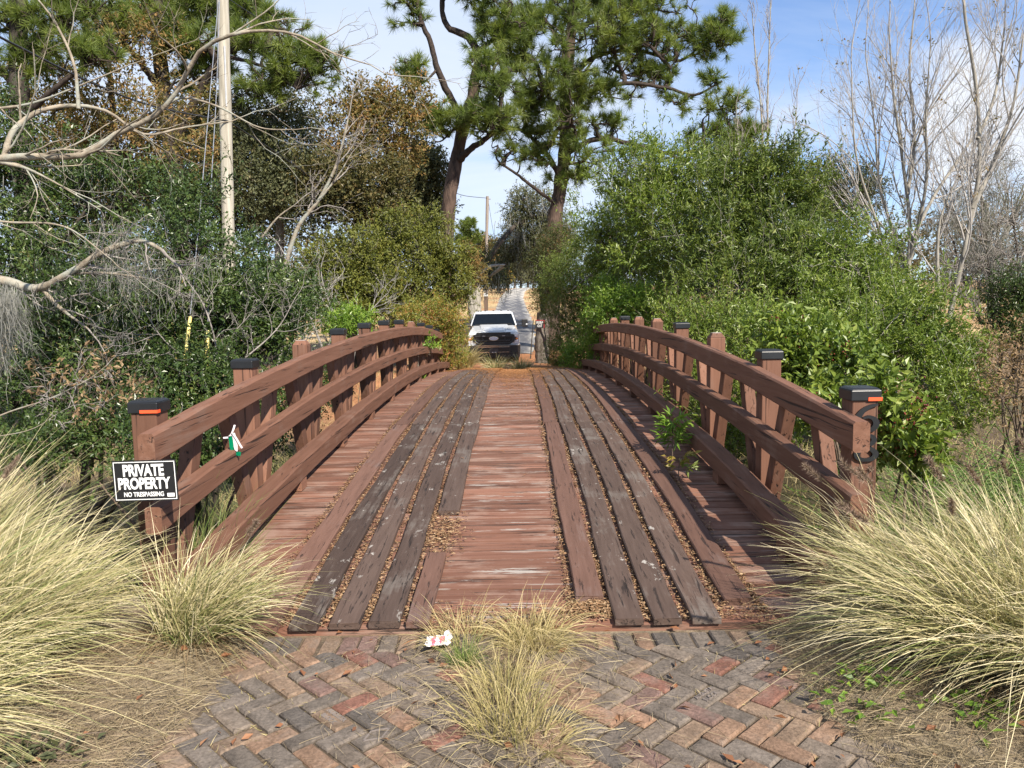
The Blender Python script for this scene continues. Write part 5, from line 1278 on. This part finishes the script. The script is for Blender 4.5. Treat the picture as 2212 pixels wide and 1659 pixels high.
def build_grass():
    q = 'fountain grass clumps beside the bridge'
    # right hand mass
    clump('big straw coloured fountain grass clump nearest the brick edge on the right', (2.16, 3.2), 2200, 1.03, (-.52, .03), .55, .55, M_GRASS, .24, heads=3, tone=.6)
    clump('tall straw fountain grass in front of the numbered right post', (2.08, 3.66), 1000, .9, (-.28, -.1), .55, .45, M_GRASS, .22, heads=5, tone=.6)
    clump('fountain grass clump at the right edge with brown plumes', (2.55, 3.5), 1700, .98, (-.12, -.1), .6, .45, M_GRASS, .28, heads=6, tone=.6)
    clump('low arching fountain grass at the lower right edge', (2.55, 2.85), 2600, .95, (-.25, 0), .75, .7, M_GRASS, .26, heads=1, tone=.68)
    clump('far right fountain grass behind the other clumps', (3.1, 4.2), 1000, .78, (-.1, -.05), .5, .4, M_GRASS, .3, heads=5, tone=.58)
    # left hand mass
    clump('big green and straw fountain grass in the lower left corner', (-2.62, 3.0), 2400, 1.06, (.34, .06), .5, .5, M_GRASS, .3, heads=1, tone=.52)
    clump('tall fountain grass below the private property sign', (-2.95, 3.5), 2000, 1.0, (.26, .0), .5, .5, M_GRASS, .3, heads=3, tone=.52)
    clump('windswept straw fountain grass arching towards the left deck corner', (-2.35, 3.3), 2000, .88, (.34, .04), .42, .55, M_GRASS, .22, heads=1, tone=.62)
    clump('fountain grass at the left edge of the picture', (-3.15, 3.7), 2800, 1.2, (.25, .0), .5, .4, M_GRASS, .32, heads=2, tone=.5)
    clump('low arching straw grass at the bottom left edge', (-2.42, 2.55), 2600, .9, (.36, .05), .65, .75, M_GRASS, .26, tone=.62)
    clump('separate fountain grass clump spilling onto the left deck corner', (-1.56, 3.58), 1300, .70, (.42, .03), .30, .55, M_GRASS, .14, heads=1, tone=.55)
    clump('sparse green blades growing behind the left curb rail', (-1.95, 4.6), 420, .8, (.1, -.1), .35, .3, M_FRESH, .18, name='tall_grass')
    # middle of the path
    clump('dry tan grass tuft at the end of the deck in the middle', (.12, 3.56), 560, .36, (.05, -.1), 1.0, .8, M_TANGRASS, .13, w=.0032, name='grass_tuft', tone=.62, group=None)
    clump('thin dry tuft left of the middle tuft on the deck edge', (-.24, 3.62), 230, .32, (-.05, 0), .9, .6, M_TANGRASS, .13, w=.003, name='grass_tuft', tone=.72)
    clump('small green based tuft below the thin dry tuft', (-.20, 3.36), 190, .2, (0, 0), .8, .4, M_FRESH, .05, w=.003, name='grass_tuft', tone=.5)
    clump('nearest grass tuft between the bricks at the bottom of the picture', (.0, 2.84), 300, .38, (.0, 0), .75, .45, M_TANGRASS, .15, w=.003, name='grass_tuft', tone=.4)
    clump('sparse grass tuft between the two middle tufts', (-.02, 3.15), 300, .26, (0, 0), .9, .5, M_TANGRASS, .1, w=.003, name='grass_tuft', tone=.45)
    clump('straw tuft right below the big middle tuft', (.12, 2.72), 220, .25, (.1, 0), 1.2, .7, M_TANGRASS, .12, w=.003, name='grass_tuft', tone=.7)
    # far end
    clump('left one of two grass tufts at the far end of the deck', (-.52, 19.75), 330, .66, (0, 0), .8, .5, M_GRASS, .12, w=.010, name='grass_tuft', tone=.55)
    clump('right one of two grass tufts at the far end of the deck', (.16, 19.7), 330, .66, (0, 0), .8, .5, M_GRASS, .12, w=.010, name='grass_tuft', tone=.6)
    clump('pale grass clump against the left side of the truck bumper', (-1.38, 20.6), 700, 1.1, (.08, -.1), .35, .55, M_TANGRASS, .18, w=.009, tone=.6)
    clump('pale grass clump at the foot of the shrubs right of the truck', (1.35, 21.2), 600, .7, (-.1, -.1), .6, .7, M_TANGRASS, .25, w=.010, tone=.5)
    clump('soft green tall grass under the left railing', (-2.7, 8.6), 900, 1.25, (.05, -.1), .4, .4, M_FRESH, .45, w=.006, name='tall_grass', tone=.7)
    clump('tall grass farther along under the left railing', (-2.8, 11.2), 900, 1.5, (.05, -.1), .4, .4, M_FRESH, .5, w=.007, name='tall_grass', tone=.72)
    # saplings and vines on the bridge
    def sapling(label, x, y, h, nf, mat, base_z=None, ll=.075):
        z = float(dz(y)); T = thing('sapling', label, 'plant', (x, y, z))
        g = G(); top = np.array([x+.01, y, z+h]); C = limb(g, [(x, y, z), (x-.005, y, z+h*.5), top], .005, .003, 6, 10); g.build('stem', B_TWIG, T)
        g = G()
        for k in range(nf):
            hz = h*(.35+.65*(k/(nf-1))); a = k*2.4; o = np.array([x, y, z+hz]); out = np.array([math.cos(a), math.sin(a), .35])
            n = 11; t = RNG.random(n); B_ = o+out*(.02+.10*t[:, None])*(1 if ll > .06 else .7)
            D = nrm(out+RNG.normal(size=(n, 3))*.6+np.array([0, 0, -.25])); N = nrm(RNG.normal(size=(n, 3))*.4+np.array([0, -.2, 1]))
            g.leaves(B_, D, N, ll*(.7+.5*RNG.random(n)), .023*(.8+.4*RNG.random(n)), np.clip(RNG.random(n)*.6+.4*(k/nf), 0, 1), RNG.random())
        g.build('leaves', mat, T)
    sapling('green two tiered sapling growing through the deck beside the right curb', 1.45, 6.75, .36, 20, M_LIME, ll=.10)
    sapling('small reddish sapling in front of the green one on the right deck', 1.36, 6.05, .19, 6, M_RED, ll=.07)
    def viny(label, lobes, n, mat, ll):
        c = lobes[0][0]; T = thing('vine', label, 'plant', tuple(c))
        p, o, i = lobes_points(lobes, n, .8); g = G(); leaf_clumps(g, p, o, 3, 6, ll, ll*.35, .12, .1); g.build('leaves', mat, T)
        g = G(); connect(g, [np.array([c, c-np.array([0, 0, .3])])], p, .005, 3); g.build('stems', B_TWIG, T)
    viny('green sprig hanging through the far part of the left railing', [L(930, 738, 14, 14, 16.3, .15), L(922, 750, 10, 10, 16.2, .1)], 22, M_LIME, .085)
    viny('leafy green sprig low on the far left curb rail', [L(905, 820, 12, 9, 14.3, .12)], 12, M_LIME, .08)
    # ivy and weeds on the right soil
    for lab, x, y, n in (('broad leaved green vine at the right brick edge', 1.52, 3.02, 9), ('second patch of green vine leaves nearest the lower right corner', 1.82, 2.78, 12), ('small green weed between the vine patches', 1.40, 2.85, 6), ('grey green weed in the lower left corner', -1.72, 2.55, 14)):
        z = float(gz(x, y)); T = thing('weed', lab, 'weed', (x, y, z)); g = G()
        m = n*6; B_ = np.array([x, y, z+.02])+RNG.normal(size=(m, 3))*np.array([.10, .07, .015]); B_[:, 2] = np.maximum(B_[:, 2], z+.012)
        D = nrm(RNG.normal(size=(m, 3))*np.array([1, 1, .25])+np.array([0, 0, .2])); N = nrm(RNG.normal(size=(m, 3))*.35+np.array([0, -.1, 1]))
        g.leaves(B_, D, N, .045*(.6+.8*RNG.random(m)), .032*(.6+.6*RNG.random(m)), RNG.random(m), .4); g.build('leaves', M_LIME if x > 0 else M_GREY, T)
        g = G(); g.tubes(curved(np.tile(np.array([x, y, z]), (m, 1)), B_, 4, .1), np.full((m, 4), .0018), 3); g.build('stems', B_TWIG, T)
    # ferns at the right edge
    T = thing('fern_patch', 'bright green ferns at the right edge behind the fountain grass', 'fern', (4.3, 6.2, float(gz(4.3, 6.2))))
    g = G(); n = 300; b = np.stack([RNG.uniform(3.1, 5.2, n), RNG.uniform(5.2, 7.2, n), np.zeros(n)], 1); b[:, 2] = gz(b[:, 0], b[:, 1])
    D = nrm(RNG.normal(size=(n, 3))*np.array([.5, .5, .1])+np.array([-.1, -.2, 1])); I = np.repeat(np.arange(n), 34); m = len(I); t = np.tile(np.linspace(.25, 1, 34), n)
    fl = .8+.65*RNG.random(n); ln = fl[I]; hor = nrm(D*np.array([1, 1, 0]))[I]
    pt = b[I]+D[I]*(ln*t)[:, None]+hor*(.22*ln*t**2)[:, None]-np.array([0, 0, 1])*(.22*ln*t**3)[:, None]
    side = nrm(np.cross(D[I], np.array([0, 0, 1.0])))*np.where(np.tile(np.arange(34), n) % 2 == 0, 1, -1)[:, None]
    g.leaves(pt, side+D[I]*.4, np.tile(np.array([0, -.3, 1.0]), (m, 1)), .11*(1.05-t), .02+0*t, RNG.random(m), RNG.random(n)[I]); g.build('fronds', M_FERN, T)
    g = G(); tt = np.linspace(0, 1, 6)[None, :, None]; hz = nrm(D*np.array([1, 1, 0])); l0 = fl[:, None, None]
    g.tubes(b[:, None]+D[:, None]*l0*tt+hz[:, None]*.22*l0*tt**2-np.array([0, 0, 1])*.22*l0*tt**3, np.full((n, 6), .003), 3); g.build('stems', M_FERN, T)

def build_litter():
    rng = np.random.default_rng(8)
    # straw thatch lying on the soil and over the brick edges
    def lying(n, x, y, z, ln, w, mat, name, tone, droop=.0):
        a = rng.random(n)*2*np.pi; D = np.stack([np.cos(a), np.sin(a), rng.normal(size=n)*.12], 1)
        g = G(); B_ = np.stack([x, y, z+.003+.012*rng.random(n)], 1)
        g.blades(B_, D, ln*(.4+rng.random(n)), .15*rng.random(n), w, rng.random(n), np.clip(tone+.8*(rng.random(n)-.5), 0, 1), 2)
        struct(g.build(name, mat), 'stuff')
    n = 13000
    sx = np.where(rng.random(n) < .5, -1, 1); x = sx*(1.28+np.abs(rng.normal(size=n))*.55); y = 2.2+1.5*rng.random(n)
    lying(n, x, y, gz(x, y)+.01, (.11), .0021, M_DEBRIS, 'dry_thatch', .5)
    n = 2300
    x = rng.normal(size=n)*.33; y = 2.3+1.35*rng.random(n)
    lying(n, x, y, gz(x, y)+.016, (.10), .0019, M_DEBRIS, 'straw_litter', .7)
    # short grass and moss in the brick joints
    n = 16000; x = rng.uniform(-1.4, 1.4, n); y = rng.uniform(2.3, 3.6, n)
    u = (x-(y-2.4))/math.sqrt(2)/(.0945); v = (x+(y-2.4))/math.sqrt(2)/(.0945)
    fr = np.minimum(np.abs(u-np.round(u)), np.abs(v-np.round(v))); keep = (fr < .06)&(np.sin(x*5+1)+np.cos(y*6)+rng.normal(size=n)*.8 > .15); x, y = x[keep], y[keep]; n = len(x)
    D = nrm(rng.normal(size=(n, 3))*np.array([.8, .8, .2])+np.array([0, 0, .55])); g = G()
    g.blades(np.stack([x, y, gz(x, y)], 1), D, .042*(.3+rng.random(n)), .4*rng.random(n), .0026, rng.random(n), rng.random(n), 2); struct(g.build('joint_grass', M_TANGRASS), 'stuff')
    # leaf and needle litter caught between the runner planks
    gaps = [-1.135, -.935, -.735, -.54, .52, .71, .90, 1.11, -1.34, .325, 1.32]
    n = 42000; x = np.array(gaps)[rng.integers(len(gaps), size=n)]+rng.normal(size=n)*.014; y = Y0+.1+(Y1-Y0-.2)*rng.random(n)**1.25
    keep = np.sin(y*2.3+x*9)+rng.normal(size=n)*.9 > -.6; x, y = x[keep], y[keep]; n = len(x)
    z = dz(y)+.004+.022*rng.random(n)
    a = rng.normal(size=n)*.8+np.pi/2; D = np.stack([np.cos(a), np.sin(a), rng.normal(size=n)*.15], 1)
    g = G(); s = .5+rng.random(n); N = nrm(rng.normal(size=(n, 3))*.4+np.array([0, 0, 1]))
    g.leaves(np.stack([x, y, z], 1), D, N, (.022*s), .009*s, rng.random(n), rng.random(n))
    # orange needle drift over the far end of the deck
    n = 30000; y = Y1+.4-np.abs(rng.normal(size=n))*3.6; x = rng.normal(size=n)*.33*(1+.0*y)
    m = rng.random(n) < .45; x = np.where(m, rng.uniform(-1.85, 1.85, n), x); y = np.where(m, Y1+.5-np.abs(rng.normal(size=n))*1.0, y)
    z = dz(np.minimum(y, Y1))+.006+.01*rng.random(n)+np.where(np.abs(np.abs(x)-.82) < .47, .036, 0)
    a = rng.random(n)*np.pi; D = np.stack([np.cos(a), np.sin(a), rng.normal(size=n)*.08], 1)
    g2 = G(); g2.leaves(np.stack([x, y, z], 1), D, np.tile(np.array([0, 0, 1.0]), (n, 1)), .13*(.5+rng.random(n)), .008+0*x, rng.random(n), rng.random(n))
    M_STRAW = mat_leaf('orange pine straw', [(0, (.20, .09, .035)), (.5, (.36, .165, .065)), (1, (.50, .27, .12))], .15, .7, .2)
    struct(g2.build('pine_straw', M_STRAW), 'stuff')
    # broken bits round the near end and the rotten plank end
    n = 800; x = rng.normal(size=n)*.07-.45; y = 4.92+rng.normal(size=n)*.22
    n2 = 900; x2 = .44+rng.normal(size=n2)*.08; y2 = 3.86+rng.normal(size=n2)*.05
    n3 = 1500; x3 = rng.uniform(-1.4, 1.4, n3); y3 = 3.72+np.abs(rng.normal(size=n3))*.08
    x = np.concatenate([x, x2, x3]); y = np.concatenate([y, y2, y3]); n = len(x); a = rng.random(n)*6.3; s = .5+rng.random(n)
    g.leaves(np.stack([x, y, dz(y)+.006+.02*rng.random(n)], 1), np.stack([np.cos(a), np.sin(a), .1+0*a], 1), nrm(rng.normal(size=(n, 3))*.4+np.array([0, 0, 1])), (.024*s), .009*s, rng.random(n), rng.random(n))
    struct(g.build('leaf_litter', mat_leaf('brown leaf litter', [(0, (.13, .075, .04)), (.5, (.27, .16, .085)), (1, (.46, .34, .21))], .1, .8, .15)), 'stuff')
    # scattered fallen leaves on the bricks and soil
    n = 95; x = rng.uniform(-2, 2.2, n); y = rng.uniform(2.3, 3.7, n); a = rng.random(n)*6.3; s = .5+rng.random(n)
    g = G(); g.leaves(np.stack([x, y, gz(x, y)+.024], 1), np.stack([np.cos(a), np.sin(a), .15+0*a], 1), nrm(rng.normal(size=(n, 3))*.5+np.array([0, 0, 1])),   .042*s, .02*s, rng.random(n), rng.random(n), fold=.12)
    struct(g.build('fallen_leaves', mat_leaf('orange fallen leaves', [(0, (.12, .06, .035)), (.5, (.24, .105, .05)), (1, (.36, .19, .10))], .15, .6, .3)), 'stuff')
    # ground cover on the banks
    n = 26000; x = np.concatenate([rng.uniform(-9, -2.1, n//2), rng.uniform(2.1, 9, n//2)]); y = rng.uniform(4.4, 20, n)
    D = nrm(rng.normal(size=(n, 3))*np.array([.5, .5, .1])+np.array([0, 0, .8])); g = G()
    tone = np.clip(.5+.4*wob(x, y, 1.3)+.2*rng.normal(size=n), 0, 1)
    g.blades(np.stack([x, y, gz(x, y)], 1), D, .28*(.3+rng.random(n)), .6*rng.random(n), .006, rng.random(n), tone, 3); struct(g.build('bank_grass', M_TANGRASS), 'stuff')
    n = 14000; x = rng.uniform(-14, 14, n); y = rng.uniform(24, 105, n)**1.0; keep = np.abs(x-rx(y)) > 1.7; x, y = x[keep], y[keep]; n = len(x)
    D = nrm(rng.normal(size=(n, 3))*np.array([.6, .6, .1])+np.array([0, 0, .7])); g = G()
    g.blades(np.stack([x, y, gz(x, y)], 1), D, .25*(.3+rng.random(n)), .6*rng.random(n), .02, rng.random(n), rng.random(n), 2); struct(g.build('field_grass', M_TANGRASS), 'stuff')
    # crumpled paper
    c = P(948, 1392, 3.5); v = c-CAM; c = CAM+v*((.012-CAM[2])/v[2])
    T = thing('paper_scrap', 'crumpled white and pink scrap of paper lying on the bricks', 'litter', tuple(c)); g = G()
    xs = np.linspace(-.06, .06, 9); ys = np.linspace(-.06, .06, 6); V = []; K = []
    for yy in ys:
        for xx in xs: V.append((c[0]+xx*(1+.1*math.sin(yy*90))+rng.normal()*.003, c[1]+yy+xx*.35+rng.normal()*.003, c[2]+.012+abs(rng.normal())*.014))
    idx = np.arange(54).reshape(6, 9); fq = np.stack([idx[:-1, :-1], idx[:-1, 1:], idx[1:, 1:], idx[1:, :-1]], -1).reshape(-1, 4)
    for q in fq:
        p = np.array(V)[q].mean(0)-c; K.append((.75, .16, .22) if (abs(p[0]) < .03 and rng.random() < .6) else (.78, .74, .74))
    g.add(V, fq, .5, .5, np.array(K)); g.build('sheet', mat_attr_col('printed paper', 'tint', .6, 30, .06, .1), T)

def build_poles():
    m = mat_bark('weathered pale pole wood', (.26, .235, .185), (.46, .42, .345), (22, 22, 1.0), .4)
    d = 16; a, b = P(497, 640, d), P(480, -40, d)
    base = np.array([a[0]+(a[0]-b[0])*.25, d, float(gz(a[0], d))-.3])
    T = thing('utility_pole', 'pale weathered wooden utility pole behind the dark oak scrub', 'utility pole', tuple(base))
    g = G(); limb(g, [base, a, (a+b)/2, b, b+(b-a)*.35], .138, .108, 14, 24, .01); g.build('shaft', m, T, smooth=True)
    g = G(); g.tubes(np.array([P(486, 100, d-.1)+np.array([0, -.02, 0]), P(489, 230, d-.1)]), np.array([.02, .02]), 6)
    g.build('conduit', mat_plain('grey conduit', (.4, .4, .4), .5), T)
    mk = mat_plain('black cable', (.012, .012, .013), .5); ms = mat_plain('steel guy strand', (.42, .43, .45), .35, metal=.6); my = mat_plain('yellow plastic guard', (.72, .60, .20), .5, var=.2)
    def cable(name, label, pts, r, mat, cat='cable'):
        p = [P(*q) for q in pts]; T = thing(name, label, cat, tuple(p[0])); g = G(); g.tubes(path(p, 30), np.full(len(path(p, 30)), r), 5); g.build('strand', mat, T, smooth=True); return T
    cable('power_cable', 'black cable sagging from upper left across to the pale utility pole', [(-60, 48, 10), (34, 98, 11), (200, 180, 13), (333, 230, 14.6), (493, 262, 15.9)], .018, mk)
    cable('power_cable', 'black cable running down right from the pale utility pole into the trees', [(494, 262, 16.1), (576, 316, 18), (738, 418, 24), (900, 470, 34)], .016, mk)
    cable('power_cable', 'thin dark cable crossing the sky right of the pale pole', [(482, -10, 16), (560, 40, 20), (660, 98, 26), (730, 150, 32)], .009, mk)
    for lab, pts, gd in (('outer guy wire with yellow guard left of the pale pole', [(473, -10, 15.8), (455, 190, 13.5), (435, 422, 11), (411, 680, 9.0)], [(411, 685, 9.0), (396, 805, 8.5)]),
                         ('inner guy wire with yellow guard close to the pale pole', [(475, -10, 15.8), (468, 190, 13.7), (455, 430, 11.4), (449, 700, 9.3)], [(449, 715, 9.3), (445, 800, 9.0)])):
        T = cable('guy_wire', lab, pts, .007, ms, 'guy wire'); g = G(); g.tubes(np.array([P(*gd[0]), P(*gd[1])]), np.array([.02, .02]), 8); g.build('guard', my, T)
    d = 88
    mp = mat_plain('grey far pole wood', (.23, .19, .16), .9)
    T = thing('utility_pole', 'distant brown utility pole standing in the gap of sky', 'utility pole', tuple(P(1050, 650, d)-np.array([0, 0, .5])))
    g = G(); limb(g, [P(1050, 655, d), P(1051, 540, d), P(1053, 424, d)], .2, .17, 8, 10, 0); g.build('shaft', mp, T, smooth=True)
    g = G(); g.tubes(np.array([P(1052, 430, d), P(1060, 430, d)]), np.array([.05, .05]), 6); g.build('bracket', mp, T)
    cable('power_cable', 'far cable dipping left from the distant utility pole', [(955, 402, 60), (1000, 422, 75), (1052, 428, 88)], .03, mk)
    cable('power_cable', 'far stay cable slanting down right of the distant utility pole', [(1054, 428, 88), (1062, 480, 88), (1074, 545, 88)], .02, mk)
    # marker post and the trunk stump that carries the keep out sign
    c = P(1050, 668, 52); z = float(gz(c[0], 52)); T = thing('marker_post', 'short brown post with white top left of the gravel road', 'post', (c[0], 52, z))
    g = G(); g.box((c[0], 52, z+.75), (.26, .26, 1.5)); g.build('shaft', mat_plain('brown post wood', (.13, .085, .06), .9), T)
    g = G(); g.box((c[0], 52, z+1.6), (.27, .27, .2)); g.build('white_top', M_WHITE, T)
    c = P(1172, 745, 26.8); z = float(gz(c[0], 26.8)); T = thing('tree_stump', 'grey broken tree trunk with the keep out sign on it', 'tree stump', (c[0], 26.8, z))
    g = G(); limb(g, [(c[0], 26.8, z-.1), (c[0]-.02, 26.8, z+.7), (c[0]+.03, 26.8, z+1.75)], .27, .22, 12, 14, .06); g.build('trunk', mat_bark('weathered stump', (.07, .058, .047), (.19, .165, .14), (9, 9, 4), .9), T, smooth=True)
    c = P(1148, 740, 26.3); T = thing('stake', 'thin dark leaning stake left of the keep out sign', 'stake', tuple(c-np.array([0, 0, 1.2])))
    g = G(); g.tubes(np.array([P(1146, 775, 26.3), P(1152, 690, 26.3)]), np.array([.022, .016]), 6); g.build('rod', B_DARK, T)

build_trees()
build_wood()
build_grass()
build_litter()
build_poles()
